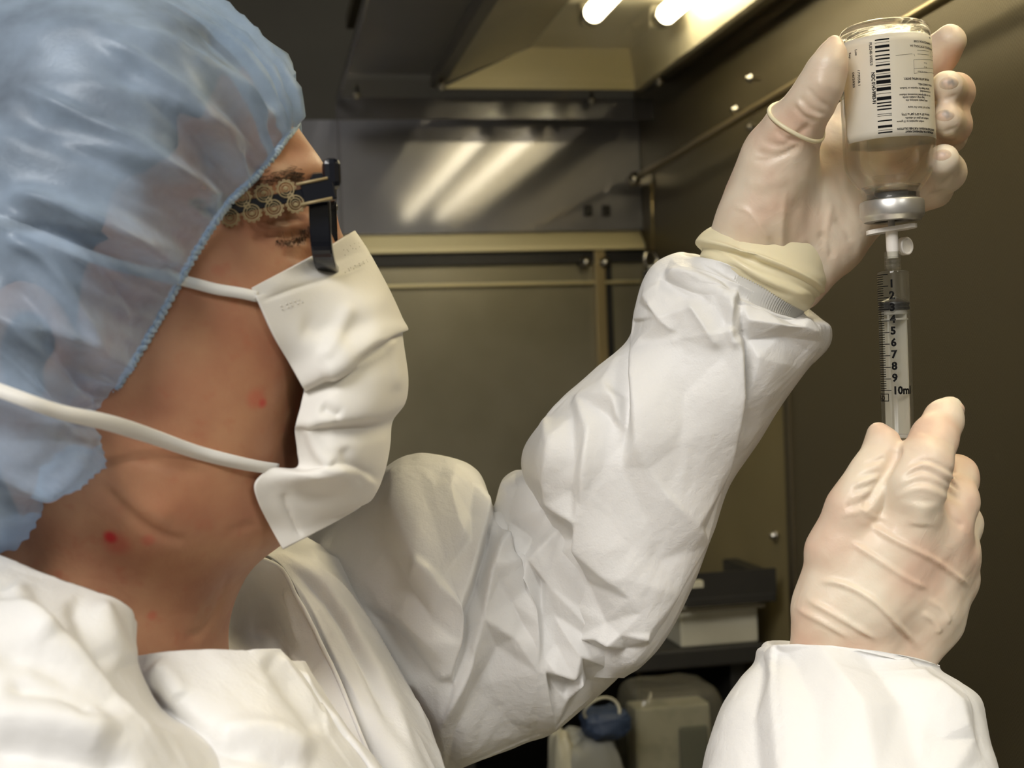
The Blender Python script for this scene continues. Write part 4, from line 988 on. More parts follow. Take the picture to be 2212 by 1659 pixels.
# far sleeve, forearm
FA = [(1262, 1462, 1338, 1462, .690, 22), (1238, 1395, 1368, 1430, .690, 40), (1222, 1320, 1415, 1372, .690, 50), (1195, 1210, 1470, 1275, .688, 55), (1166, 1100, 1522, 1150, .684, 57), (1135, 985, 1562, 1045, .680, 57), (1205, 882, 1622, 950, .674, 55),
      (1292, 802, 1668, 872, .668, 53), (1364, 738, 1722, 800, .662, 50), (1378, 672, 1772, 748, .656, 46), (1396, 608, 1782, 712, .652, 43), (1424, 572, 1774, 690, .650, 40, -6), (1470, 554, 1750, 682, .648, 37, -13), (1508, 562, 1726, 686, .646, 33, -17), (1530, 590, 1708, 702, .646, 30, -17)]
FAF = [
 ('s', [(1372, 985), (1366, 900), (1366, 800), (1370, 690)], 12, 6.0, 60), ('s', [(1600, 745), (1598, 800), (1585, 900), (1562, 1010), (1535, 1125), (1500, 1215)], 12, -4.0, 50),
 ('v', [(1595, 635), (1590, 690), (1600, 740)], 10, 3.5), ('r', [(1590, 640), (1578, 700), (1590, 760)], 9, 2.5), ('R', [(1480, 640), (1520, 700), (1555, 760)], 12, 3.0), ('v', [(1420, 600), (1480, 640), (1540, 650)], 14, 3.0), ('r', [(1430, 590), (1500, 600), (1580, 640)], 12, 2.5),
 ('R', [(1395, 640), (1430, 690), (1470, 720)], 8, 2.0), ('v', [(1610, 740), (1680, 735), (1760, 745)], 10, 2.5), ('r', [(1615, 720), (1690, 705), (1765, 720)], 14, 2.5), ('R', [(1640, 775), (1615, 850), (1600, 910)], 9, 2.0), ('v', [(1640, 690), (1690, 720), (1720, 730)], 9, 2.0),
 ('V', [(1375, 975), (1400, 1010), (1425, 1050), (1450, 1075)], 7, 1.8), ('R', [(1250, 860), (1230, 960), (1225, 1080), (1240, 1180)], 20, 3.5), ('v', [(1300, 830), (1290, 930), (1280, 1040), (1262, 1160)], 22, 3.5),
 ('R', [(1225, 1075), (1262, 1130), (1258, 1175), (1350, 1275)], 9, 3.0), ('v', [(1215, 1100), (1235, 1150), (1240, 1230)], 14, 2.5), ('v', [(1265, 1185), (1300, 1280), (1320, 1360)], 22, 3.0), ('r', [(1260, 1180), (1330, 1190), (1420, 1160), (1500, 1170)], 25, 2.0),
 ('r', [(1440, 880), (1460, 1000), (1520, 1110)], 40, 3.5), ('v', [(1400, 800), (1420, 900), (1430, 980)], 30, 2.5), ('R', [(1480, 1050), (1500, 1120), (1520, 1170)], 9, 1.5),
 ('r', [(1280, 880), (1330, 880), (1360, 930)], 12, 2.5), ('v', [(1330, 850), (1345, 920), (1340, 1000)], 12, 2.5), ('R', [(1250, 1370), (1300, 1385), (1330, 1375), (1400, 1370)], 8, 2.5), ('v', [(1270, 1395), (1330, 1400), (1385, 1385)], 9, 3.0),
 ('R', [(1400, 1380), (1370, 1400), (1340, 1390)], 7, 2.0), ('v', [(1470, 1150), (1440, 1250), (1390, 1330)], 30, 2.5), ('r', [(1200, 1220), (1240, 1320), (1250, 1400)], 12, 3.0),
]
FAR = [
 [(1374, 690, 3), (1371, 780, 7), (1370, 860, 8), (1370, 955, 7), (1398, 1010, 4), (1440, 1060, 4)], [(1360, 705, 0), (1356, 780, -6), (1355, 860, -7), (1354, 945, -5), (1345, 1010, -2)],
 [(1582, 655, 6), (1590, 710, 7), (1600, 763, 8), (1597, 847, 8), (1562, 1001, 7), (1520, 1169, 5), (1460, 1280, 3), (1400, 1360, 2)], [(1600, 660, 0), (1606, 720, -3), (1613, 765, -5), (1612, 850, -6), (1580, 1005, -5), (1538, 1172, -4)],
 [(1480, 730, 3), (1478, 850, 1), (1465, 960, 3)], [(1632, 770, 3), (1612, 870, -1), (1596, 930, -3)], [(1660, 860, 1), (1640, 900, 0)],
 [(1182, 905, 5), (1205, 960, 8), (1194, 1035, 7), (1200, 1075, 9)], [(1250, 860, 3), (1240, 900, 0), (1240, 1000, -2), (1236, 1060, 0)], [(1310, 830, 4), (1330, 860, 5), (1335, 900, 2)], [(1275, 930, 5), (1268, 1000, 6), (1265, 1080, 5), (1261, 1175, 10)],
 [(1200, 1075, 9), (1262, 1118, 9), (1261, 1175, 10), (1310, 1232, 7), (1365, 1288, 4)], [(1210, 1115, 1), (1240, 1170, -2), (1268, 1260, -2), (1310, 1345, -1)], [(1320, 900, -3), (1305, 1000, -1), (1315, 1110, 1)],
 [(1438, 1068, 6), (1490, 1128, 7), (1522, 1172, 5)], [(1400, 1130, 0), (1430, 1210, -1)], [(1360, 1180, 2), (1400, 1260, 3), (1385, 1320, 2)],
 [(1222, 1190, 6), (1238, 1290, 10), (1247, 1380, 11)], [(1255, 1385, 2), (1300, 1372, 6), (1325, 1385, 7), (1345, 1365, 3), (1395, 1372, 4)], [(1270, 1405, -3), (1320, 1410, -4), (1350, 1405, -3)],
 [(1400, 640, 4), (1440, 685, 5), (1470, 712, 2)], [(1430, 600, -2), (1490, 625, -3), (1545, 640, 0)], [(1470, 590, 4), (1530, 600, 4), (1588, 632, 6)], [(1500, 660, 2), (1540, 720, 5), (1560, 770, 3)], [(1520, 640, -1), (1570, 700, 1)],
 [(1612, 690, 4), (1680, 700, 6), (1725, 705, 5)], [(1618, 735, -3), (1690, 728, -2), (1755, 735, 1)], [(1640, 660, -2), (1700, 690, -2)], [(1740, 690, 3), (1755, 715, 4)]]
V, Fc = loft(FA, 340, 340, FAF[2:8], [(0.12, 0.0012)], 41, fac=[(0.032, 0.0013), (0.013, 0.0005)], axis=(0.5, 0, 0.85), rel=FAR)
o = mesh_obj('sleeve', V, Fc, M_ty, cov)
# far sleeve, upper arm
UA = [(520, 1250, 700, 1780, .785, 44), (640, 1180, 820, 1725, .770, 52), (755, 1084, 945, 1668, .748, 62), (835, 1010, 1010, 1640, .73, 68), (895, 984, 1080, 1615, .73, 66), (965, 990, 1140, 1592, .728, 64), (1030, 1022, 1190, 1572, .725, 62), (1066, 1100, 1250, 1522, .722, 58), (1092, 1036, 1300, 1480, .718, 58), (1138, 1018, 1338, 1445, .712, 56), (1190, 1060, 1362, 1415, .706, 50), (1230, 1150, 1370, 1380, .70, 40)]
UAF = [
 ('V', [(1064, 1100), (1052, 1160), (1030, 1240), (1000, 1320), (985, 1400), (970, 1470)], 10, 8.0), ('s', [(985, 1420), (1000, 1320), (1030, 1230), (1055, 1140), (1060, 1090)], 6, -5.0, 28),
 ('R', [(1100, 1060), (1082, 1140), (1060, 1230), (1040, 1330), (1000, 1450), (960, 1560)], 10, 4.5), ('v', [(1130, 1060), (1120, 1120), (1135, 1200), (1150, 1290), (1155, 1400)], 14, 6.0), ('R', [(1128, 1180), (1145, 1250), (1155, 1350)], 9, 3.5),
 ('r', [(1180, 1080), (1200, 1200), (1225, 1320), (1238, 1400), (1225, 1445)], 12, 6.0), ('v', [(1160, 1060), (1180, 1200), (1195, 1300), (1190, 1400)], 16, 5.0), ('R', [(1170, 1425), (1200, 1445), (1228, 1440), (1240, 1400)], 8, 4.0), ('v', [(1150, 1440), (1200, 1462), (1250, 1450)], 9, 3.0),
 ('r', [(1100, 1210), (1140, 1220), (1170, 1215)], 9, 3.0), ('v', [(1090, 1240), (1100, 1330), (1080, 1420), (1040, 1500)], 30, 4.5), ('V', [(1158, 1430), (1170, 1500), (1188, 1570)], 6, 2.5),
 ('R', [(900, 990), (930, 1060), (980, 1130), (1000, 1180)], 12, 3.0), ('v', [(860, 1010), (880, 1090), (920, 1160)], 16, 2.5), ('R', [(985, 1000), (975, 1080), (990, 1130)], 12, 2.5), ('v', [(1020, 1030), (1025, 1100), (1010, 1180)], 16, 2.5), ('r', [(1050, 1060), (1045, 1120), (1035, 1150)], 9, 2.5),
 ('s', [(820, 1060), (860, 1180), (920, 1250), (985, 1310)], 7, 3.5, 30), ('R', [(900, 1220), (940, 1280), (985, 1320)], 8, 2.5), ('v', [(880, 1260), (930, 1330), (975, 1390)], 12, 2.5), ('R', [(870, 1330), (920, 1390), (970, 1440)], 9, 2.0), ('R', [(820, 1250), (870, 1330), (900, 1400)], 12, 2.0),
 ('v', [(1330, 1390), (1290, 1420), (1250, 1480), (1210, 1540)], 16, 3.0), ('r', [(1320, 1430), (1280, 1470), (1230, 1540)], 10, 2.0), ('r', [(1030, 1400), (1000, 1500), (960, 1600)], 18, 3.0), ('R', [(940, 1540), (935, 1600)], 5, 2.0),
 ('r', [(760, 1180), (840, 1250), (900, 1330)], 22, 2.5), ('v', [(740, 1240), (820, 1330), (880, 1420)], 22, 2.5),
]
UAR = [
 [(902, 1000, 2), (940, 1070, 5), (985, 1130, 7), (1000, 1160, 8)], [(985, 1005, 2), (970, 1060, 6), (985, 1130, 7)], [(1050, 1070, 5), (1046, 1140, 6), (1012, 1260, 8), (987, 1312, 10), (985, 1390, 7), (975, 1450, 4)], [(1020, 1050, 1), (1015, 1110, 1), (1012, 1170, 3)],
 [(1069, 1110, -8), (1056, 1180, -9), (1032, 1260, -9), (1006, 1330, -7), (994, 1400, -5), (980, 1480, -3)],
 [(1100, 1055, 8), (1086, 1120, 10), (1060, 1225, 10), (1038, 1330, 8), (1003, 1440, 6), (960, 1560, 4)], [(1060, 1225, 10), (1113, 1222, 9), (1152, 1208, 5)], [(1075, 1260, 3), (1105, 1300, -1), (1130, 1350, -1)],
 [(1118, 1060, 3), (1110, 1130, 3), (1112, 1180, 4)], [(1128, 1165, 8), (1148, 1255, 7), (1155, 1350, 6), (1156, 1440, 5), (1182, 1570, 3)], [(1141, 1165, -4), (1162, 1255, -5), (1170, 1340, -3), (1172, 1440, 6), (1197, 1572, 4)],
 [(1180, 1260, 0), (1195, 1330, -2), (1200, 1390, 1)], [(1165, 1410, 4), (1190, 1438, 10), (1228, 1445, 11), (1246, 1400, 9)], [(1180, 1458, -1), (1225, 1468, -2), (1262, 1440, -1)],
 [(1075, 1400, -3), (1030, 1490, -4), (985, 1570, -2)], [(1110, 1372, 4), (1130, 1400, 5), (1150, 1385, 4)], [(1320, 1400, 4), (1295, 1420, 6), (1300, 1450, 3)], [(1270, 1470, -2), (1230, 1530, -2)], [(1250, 1440, 5), (1215, 1500, 5), (1195, 1560, 4)],
 [(850, 1020, 3), (860, 1100, 5), (900, 1200, 6), (940, 1270, 7), (985, 1312, 10)], [(820, 1080, 0), (840, 1180, -1), (880, 1260, -2), (930, 1330, -1)], [(905, 1220, 9), (945, 1250, 4), (975, 1290, 6)], [(880, 1330, 5), (930, 1380, 5), (970, 1430, 4)], [(850, 1350, -2), (900, 1420, -2), (945, 1470, 0)], [(800, 1250, 4), (850, 1320, 4), (900, 1460, 3)], [(740, 1200, 3), (790, 1300, 4)]]
V, Fc = loft(UA, 320, 340, [], [(0.12, 0.0012)], 47, fac=[(0.032, 0.0013), (0.013, 0.0005)], axis=(-0.2, 0, 0.95), rel=UAR)
mesh_obj('sleeve', V, Fc, M_ty, cov)
# near sleeve (forearm in view, then elbow and upper arm outside the frame)
RS = [(1700, 1412, 1975, 1446, .592, 29, -10), (1668, 1398, 1996, 1442, .592, 34, -10), (1646, 1402, 2014, 1456, .592, 38, -8), (1640, 1432, 2050, 1480, .588, 42, -5), (1612, 1466, 2088, 1508, .584, 46, -2), (1572, 1528, 2102, 1556, .578, 49), (1544, 1600, 2112, 1606, .572, 51), (1530, 1660, 2126, 1660, .566, 53), (1500, 1800, 2150, 1800, .55, 55),
      (1440, 2100, 2130, 2160, .51, 56), (1340, 2400, 2000, 2560, .47, 58), (1200, 2520, 1700, 2850, .44, 60), (900, 2350, 1150, 2850, .42, 62), (600, 2050, 760, 2650, .41, 64), (300, 1750, 380, 2400, .41, 66)]
RSF = [('V', [(1678, 1400), (1675, 1480), (1682, 1570), (1690, 1680)], 4, 1.2), ('R', [(1645, 1440), (1630, 1540), (1640, 1680)], 8, 2.0), ('s', [(1640, 1450), (1625, 1560), (1640, 1700)], 6, 2.0, 30), ('R', [(1750, 1400), (1790, 1450), (1850, 1520)], 18, 2.5), ('v', [(1720, 1430), (1770, 1500), (1800, 1580)], 20, 2.5),
       ('r', [(1880, 1400), (1960, 1470), (2040, 1540)], 20, 3.0), ('v', [(1950, 1420), (2010, 1480), (2070, 1520)], 14, 2.5), ('R', [(2085, 1505), (2060, 1560), (2080, 1620)], 10, 2.5), ('v', [(1820, 1480), (1900, 1560), (1960, 1680)], 40, 3.0), ('r', [(1980, 1540), (2020, 1600), (2040, 1680)], 26, 2.5)]
RSR = [[(1680, 1402, 3), (1672, 1470, 4), (1682, 1570, 5), (1692, 1690, 5)], [(1655, 1410, 1), (1650, 1460, -2), (1628, 1560, -2), (1640, 1690, -2)], [(1720, 1440, 0), (1760, 1520, 1), (1770, 1690, 2)], [(1770, 1405, 4), (1800, 1450, 5), (1860, 1530, 6), (1890, 1690, 4)], [(1850, 1400, 1), (1890, 1440, -2), (1950, 1520, -2), (1990, 1690, -1)],
 [(1930, 1410, 3), (1990, 1460, 5), (2060, 1520, 6), (2075, 1570, 5)], [(2000, 1530, 1), (2030, 1600, 0), (2045, 1690, 1)], [(2085, 1520, 3), (2095, 1600, 3)]]
V, Fc = loft(RS, 300, 240, [RSF[0]], [(0.12, 0.0015)], 53, fac=[(0.035, 0.0010), (0.014, 0.0004)], axis=(0.1, 0, 0.95), rel=RSR)
mesh_obj('sleeve', V, Fc, M_ty, cov)
# collar and chest panels
CP = [(0.12, 0.0022), (0.05, 0.0009)]
A_ = [[(-120, 1150, .52), (60, 1228, .498), (180, 1276, .488), (262, 1308, .49), (289, 1345, .503)],
      [(-120, 1290, .46), (60, 1318, .452), (170, 1350, .455), (250, 1385, .468), (292, 1418, .495)],
      [(-120, 1420, .43), (60, 1430, .43), (180, 1450, .438), (270, 1470, .458), (318, 1486, .492)],
      [(-120, 1560, .415), (80, 1560, .415), (220, 1555, .425), (320, 1550, .452), (372, 1556, .486)],
      [(-120, 1760, .40), (120, 1760, .40), (300, 1720, .415), (420, 1665, .445), (480, 1630, .482)],
      [(-140, 2050, .39), (120, 2050, .39), (320, 2000, .40), (480, 1900, .43), (600, 1800, .475)]]
AF = [('s', [(-60, 1290), (60, 1330), (160, 1400), (230, 1480), (300, 1560), (400, 1600)], 16, 5.0, 70), ('v', [(-40, 1420), (80, 1440), (180, 1500), (260, 1570)], 30, 4.0), ('r', [(20, 1260), (60, 1330), (110, 1400)], 25, 3.0), ('v', [(150, 1290), (190, 1370), (240, 1450)], 22, 3.0), ('r', [(210, 1300), (240, 1370), (280, 1440)], 20, 3.0),
      ('r', [(-40, 1550), (100, 1560), (250, 1610)], 40, 4.0), ('v', [(0, 1490), (120, 1510), (200, 1560)], 22, 3.5), ('v', [(-60, 1620), (120, 1640), (300, 1680)], 30, 4)]
V, Fc = patch(A_, 150, 120, AF, CP, 61); o = mesh_obj('collar', V, Fc, M_ty, cov); add_mod_solid(o, 0.0006)
K_ = [[(-90, 1163, .517), (-230, 1120, .530), (-330, 1110, .580), (-300, 1130, .640), (-120, 1150, .690)],
      [(-90, 1292, .461), (-280, 1200, .490), (-400, 1180, .580), (-360, 1190, .680), (-140, 1200, .740)],
      [(-90, 1421, .432), (-330, 1320, .460), (-480, 1290, .580), (-420, 1290, .710), (-160, 1290, .770)],
      [(-90, 1560, .417), (-380, 1460, .440), (-560, 1420, .580), (-480, 1400, .730), (-180, 1380, .790)],
      [(-90, 1760, .402), (-440, 1700, .420), (-640, 1640, .580), (-540, 1600, .745), (-200, 1560, .80)],
      [(-100, 2050, .392), (-500, 2000, .410), (-700, 1900, .580), (-600, 1850, .755), (-220, 1800, .81)]]
V, Fc = patch(K_, 110, 130, [], CP, 83); o = mesh_obj('back_yoke', V, Fc, M_ty, cov); add_mod_solid(o, 0.0006)
B_ = [[(220, 1424, .53), (330, 1416, .508), (440, 1413, .512), (540, 1409, .522), (598, 1407, .537)],
      [(230, 1475, .515), (350, 1480, .494), (460, 1480, .496), (570, 1470, .512), (652, 1476, .537)],
      [(270, 1565, .505), (400, 1560, .482), (520, 1560, .484), (630, 1560, .502), (722, 1576, .532)],
      [(330, 1690, .495), (480, 1680, .466), (600, 1690, .470), (710, 1690, .490), (802, 1690, .527)],
      [(380, 1950, .47), (520, 1950, .45), (660, 1950, .455), (800, 1950, .475), (920, 1950, .52)]]
BF = [('v', [(300, 1490), (360, 1540), (440, 1590), (560, 1640)], 24, 4.0), ('r', [(330, 1440), (370, 1480), (390, 1520)], 22, 2.5), ('v', [(560, 1420), (620, 1500), (690, 1600)], 18, 2.5), ('R', [(590, 1415), (640, 1480), (720, 1600)], 10, 2.0), ('r', [(450, 1600), (560, 1590), (680, 1640)], 30, 4.0), ('v', [(420, 1630), (540, 1640), (640, 1680)], 24, 3.0)]
V, Fc = patch(B_, 130, 110, BF, CP, 67); o = mesh_obj('chest_panel', V, Fc, M_ty, cov); add_mod_solid(o, 0.0006)
C_ = [[(590, 1412, .540), (622, 1432, .543), (655, 1430, .560)], [(640, 1475, .540), (665, 1470, .540), (690, 1488, .565)], [(712, 1578, .535), (740, 1570, .534), (764, 1600, .560)], [(792, 1690, .530), (822, 1680, .528), (848, 1700, .552)], [(900, 1950, .52), (950, 1940, .52), (980, 1950, .54)]]
V, Fc = patch(C_, 90, 40, [('R', [(640, 1430), (690, 1520), (760, 1620), (800, 1700)], 6, 2.0)], CP, 71); o = mesh_obj('zip_flap', V, Fc, M_ty, cov); add_mod_solid(o, 0.0006)
D_ = [[(400, 1200, .640), (470, 1180, .668), (532, 1188, .655)], [(420, 1290, .640), (520, 1270, .690), (606, 1224, .668)], [(420, 1360, .635), (540, 1370, .700), (658, 1305, .668)], [(440, 1440, .61), (580, 1440, .670), (704, 1402, .650)], [(520, 1530, .58), (640, 1520, .620), (744, 1502, .618)], [(620, 1660, .55), (720, 1640, .570), (788, 1612, .580)], [(740, 1850, .54), (800, 1830, .545), (870, 1800, .550)]]
DF = [('R', [(620, 1260), (640, 1330), (660, 1400)], 8, 2.0), ('v', [(560, 1280), (600, 1360), (640, 1440)], 20, 3.0), ('R', [(580, 1330), (650, 1440), (730, 1560)], 10, 2.0)]
V, Fc = patch(D_, 130, 70, DF, CP, 73); o = mesh_obj('collar', V, Fc, M_ty, cov); add_mod_solid(o, 0.0006)
hem = V.reshape(130, 70, 3)[:, -1]; tube('collar_hem', hem, 0.0011, M_ty, o, 8)
E_ = [[(534, 1190, .657), (590, 1176, .690), (660, 1160, .740)], [(602, 1224, .670), (680, 1215, .690), (770, 1230, .735)], [(650, 1305, .672), (740, 1300, .680), (830, 1350, .715)], [(670, 1402, .660), (780, 1400, .655), (866, 1460, .690)], [(700, 1502, .632), (820, 1500, .625), (912, 1560, .655)], [(740, 1615, .598), (860, 1600, .590), (960, 1665, .620)], [(872, 1800, .550), (950, 1790, .56), (1050, 1850, .59)]]
EF = [('s', [(610, 1215), (690, 1270), (760, 1370), (830, 1500), (900, 1640)], 6, -3.5, 26), ('R', [(660, 1215), (740, 1290), (800, 1380), (870, 1500), (945, 1640)], 8, 3.5), ('v', [(640, 1230), (710, 1310), (780, 1430), (850, 1580)], 12, 3.0), ('R', [(620, 1240), (680, 1330), (740, 1450), (800, 1570)], 9, 2.0)]
V, Fc = patch(E_, 150, 70, EF, CP, 79); o = mesh_obj('chest_panel', V, Fc, M_ty, cov); add_mod_solid(o, 0.0006)
# trunk below the frame
V = []
for i, (z, rx, ry, cx) in enumerate([(1.16, .125, .185, -.065), (1.10, .135, .195, -.07), (0.98, .14, .19, -.075), (0.84, .145, .185, -.08), (0.70, .15, .19, -.08)]):
    for a in np.arange(60)*2*math.pi/60: V.append((cx + rx*math.cos(a), YH + ry*math.sin(a), z))
V = np.array(V); Fc = grid_faces(5, 60, wrap_c=True)
trk = mesh_obj('trunk', V, Fc, M_ty, cov); fix_normals(trk)
for i, s in enumerate((-1, 1)):
    tube('trouser_leg', [(-0.08, YH+s*0.09, 0.72), (-0.07, YH+s*0.10, 0.40), (-0.08, YH+s*0.10, 0.04)], [0.10, 0.085, 0.075], M_ty, cov, 24)
    bm = bmesh.new(); box(bm, (-0.04, YH+s*0.10, 0.03), (0.25, 0.09, 0.06)); bevel_all(bm, 0.02); bm_obj('shoe', bm, M_black, person)

# ---- body: one continuous figure under the clothes
def seg_axis(parts):
    a = [parts[0][0]]
    for lo, hi, h in parts:
        n = max(1, int(round((hi-lo)/h))); a += list(np.linspace(lo, hi, n+1)[1:])
    return np.array(a)
fb = Field(seg_axis([(-0.21, -0.07, .0035), (-0.07, 0.075, .0016), (0.075, 0.41, .004)]), seg_axis([(0.37, 0.495, .004), (0.495, 0.60, .0018), (0.60, 0.82, .004)]), seg_axis([(0.90, ZC-0.17, .005), (ZC-0.17, ZC+0.125, .0016), (ZC+0.125, ZC+0.23, .0035)]))
s_ = mpp(400, 600, YH)
fb.ell(Q(190, 378, YH), (415*s_, 0.069, 415*s_), k=0.01)
fb.ell(Q(420, 640, YH), (245*s_, 0.064, 400*s_), k=0.03)
for sg in (-1, 1):
    y = lambda d: YH + sg*d
    def QY(px, py, d):             # photo point on the near side, mirrored for the far side
        p = Q(px, py, YH-d); p[1] = YH + sg*d; return p
    fb.chain([QY(190, 900, .052), QY(330, 1060, .044), QY(470, 1070, .026), QY(545, 1040, .0)], [.020, .021, .022, .022], 0.03, 0.02)      # jaw
    fb.ell(QY(480, 640, .043), (.034, .021, .030), k=0.025)                                                                       # cheekbone
    fb.ell(QY(380, 850, .040), (.040, .024, .036), k=0.03)
    fb.chain([QY(560, 395, .052), QY(625, 385, .034), QY(652, 392, .012)], [.011, .012, .011], 0.014, 0.01)                        # brow
    fb.ell(QY(668, 470, .034), (.014, .014, .011), k=-0.010)                                                                      # socket
    fb.ell(QY(628, 492, .034), (.0125, .0135, .0120), k=0.004)                                                                    # lid over eyeball
    fb.chain([QY(640, 560, .020), QY(700, 640, .014)], [.014, .014], 0.02)
    e = QY(55, 800, .069)
    fb.ell(e, (.020, .008, .034), k=0.006); fb.ell(e+[0.002, -sg*0.0, 0.004], (.010, .012, .018), k=-0.004); fb.ell(e+[0.012, sg*0.002, -0.002], (.006, .006, .008), k=0.004)
fb.ell(Q(562, 368, YH), (.0185, .041, .024), k=0.016)
fb.chain([Q(672, 440, YH), Q(705, 540, YH), Q(760, 640, YH), Q(775, 680, YH)], [.009, .008, .010, .012], 0.012)
for sg in (-1, 1): fb.ell(Q(745, 690, YH)+[0, sg*.012, 0], (.010, .008, .008), k=0.008)
fb.ell(Q(690, 820, YH), (.022, .026, .026), k=0.02)
fb.chain([Q(680, 805, YH-.018), Q(712, 795, YH), Q(680, 805, YH+.018)], [.006, .008, .006], 0.006); fb.chain([Q(680, 850, YH-.018), Q(706, 850, YH), Q(680, 850, YH+.018)], [.006, .0085, .006], 0.006)
fb.ell(Q(610, 1010, YH), (.020, .022, .020), k=0.015)
fb.chain([Q(250, 980, YH), Q(235, 1280, YH), Q(200, 1600, YH)], [.050, .0455, .056], 0.03, 0.02)
fb.chain([Q(410, 1080, YH), Q(385, 1230, YH), Q(345, 1420, YH), Q(360, 1600, YH)], [.026, .0185, .0165, .022], 0.016)
fb.chain([Q(60, 1000, YH-.050), Q(220, 1240, YH-.034), Q(360, 1430, YH-.018)], [.012, .010, .009], 0.016)
SHz = 1.20
fb.chain([(-0.10, YH-.125, SHz), (-0.09, YH, SHz+0.03), (-0.08, YH+.14, SHz)], [.040, .050, .045], 0.04, 0.03)
fb.chain([(-0.085, YH, SHz-.02), (-0.08, YH, 1.05), (-0.08, YH, .95)], [.085, .095, .09], 0.05)
for sg in (-1, 1): fb.chain([(-0.08, YH+sg*.07, SHz-.06), (-0.08, YH+sg*.07, .95)], [.085, .085], 0.05)
fb.chain([(-0.07, YH+.13, SHz), P(900, 1330, .735), P(1270, 1290, .705), P(1460, 960, .675), P(1620, 640, .645)], [.038, .034, .029, .028, .022], 0.02, 0.01)
fb.chain([(-0.09, YH-.13, SHz-.02), P(700, 2300, .43), P(1500, 2550, .46), P(1750, 1800, .55), P(1850, 1420, .590)], [.042, .040, .034, .032, .022], 0.02, 0.01)
add_hand(fb, LH, LF, 0.0042); add_hand(fb, RHc, RF, 0.0042)
V, Fc = fb.mesh(); V = lap_smooth(V, Fc, 3, 0.5); N = vnormals(V, Fc)
BFOLD = [
 ('V', [(540, 516), (590, 509), (640, 509), (676, 490)], 5, 2.4), ('r', [(560, 500), (600, 494), (650, 482)], 8, 1.2), ('V', [(570, 484), (620, 473), (664, 470)], 5, 1.8), ('V', [(585, 458), (640, 453), (670, 458)], 5, 1.3), ('r', [(590, 466), (640, 462), (668, 464)], 5, 0.7),
 ('r', [(600, 530), (640, 530), (680, 540)], 9, 1.0), ('v', [(600, 550), (650, 560), (690, 575)], 7, 0.5), ('v', [(535, 520), (560, 522), (585, 530)], 4, 0.5), ('v', [(620, 400), (650, 410)], 6, 0.6),
 ('v', [(215, 1035), (265, 1095), (335, 1150), (420, 1175)], 12, 1.0), ('r', [(225, 1010), (300, 1085), (380, 1125)], 22, 1.2), ('v', [(240, 980), (340, 1000), (460, 1030)], 14, 0.8),
 ('v', [(500, 1225), (475, 1300), (440, 1360), (395, 1378)], 8, 0.9), ('v', [(478, 1250), (455, 1310), (418, 1362)], 9, 0.5), ('v', [(560, 1130), (520, 1140), (490, 1150)], 9, 0.5),
]
V = apply_folds(V, N, BFOLD)
def skin():
    m, nt, b = new_mat('skin'); L = nt.links; tc = nt.nodes.new('ShaderNodeTexCoord')
    def noise(sc, d=4):
        n = nt.nodes.new('ShaderNodeTexNoise'); n.inputs['Scale'].default_value = sc; n.inputs['Detail'].default_value = d; L.new(tc.outputs['Object'], n.inputs['Vector']); return n.outputs['Fac']
    r = nt.nodes.new('ShaderNodeValToRGB'); e = r.color_ramp.elements; e[0].position = 0.35; e[0].color = srgb(190, 142, 108); e[1].position = 0.68; e[1].color = srgb(174, 120, 92)
    L.new(noise(38), r.inputs[0]); col = r.outputs[0]
    def mix(fac, c, prev):
        x = nt.nodes.new('ShaderNodeMixRGB'); x.inputs[2].default_value = c; L.new(fac, x.inputs[0]); L.new(prev, x.inputs[1]); return x.outputs[0]
    r2 = nt.nodes.new('ShaderNodeValToRGB'); r2.color_ramp.elements[0].position = 0.60; r2.color_ramp.elements[1].position = 0.78; r2.color_ramp.elements[1].color = (0.35, 0.35, 0.35, 1); L.new(noise(120, 2), r2.inputs[0])
    col = mix(r2.outputs[0], srgb(176, 96, 72), col)
    def spot(p, rad, c, prev, amt):
        d = nt.nodes.new('ShaderNodeVectorMath'); d.operation = 'DISTANCE'; d.inputs[1].default_value = tuple(p); L.new(tc.outputs['Object'], d.inputs[0])
        mr = nt.nodes.new('ShaderNodeMapRange'); mr.inputs[1].default_value = rad*0.25; mr.inputs[2].default_value = rad; mr.inputs[3].default_value = amt; mr.inputs[4].default_value = 0.0; mr.interpolation_type = 'SMOOTHSTEP'
        L.new(d.outputs['Value'], mr.inputs[0]); return mix(mr.outputs[0], c, prev)
    for px, py, Y, rad, amt in SPOTS: col = spot(Q(px, py, Y), rad, srgb(196, 44, 50), col, amt)
    L.new(col, b.inputs['Base Color']); b.inputs['Roughness'].default_value = 0.46; b.inputs['Specular IOR Level'].default_value = 0.35
    b.inputs['Subsurface Weight'].default_value = 0.12; b.inputs['Subsurface Radius'].default_value = (0.010, 0.004, 0.002); b.inputs['Subsurface Scale'].default_value = 0.5
    bp = nt.nodes.new('ShaderNodeBump'); bp.inputs['Strength'].default_value = 0.18; bp.inputs['Distance'].default_value = 0.0008; L.new(noise(420, 3), bp.inputs['Height']); L.new(bp.outputs[0], b.inputs['Normal'])
    return m
# marks on the skin sit on the surface: find the vertex behind each photo point
q, dep = proj(V)
def surf(px, py, front=True):
    k = np.where((np.abs(q[:, 0]-px) < 9) & (np.abs(q[:, 1]-py) < 9))[0]
    return V[k[np.argmin(dep[k])]] if len(k) else None
SPOTS = []
for px, py, rad, amt in ((237, 1162, .0040, 0.9), (570, 872, .0030, 0.6), (555, 862, .006, 0.3), (250, 1175, .008, .35), (320, 1170, .004, .3), (330, 1330, .003, .3)):
    p = surf(px, py)
    if p is not None: SPOTS.append((px, py, float(p[1]), rad, amt))
body = mesh_obj('body', V, Fc, skin(), person); body_V = V.copy()
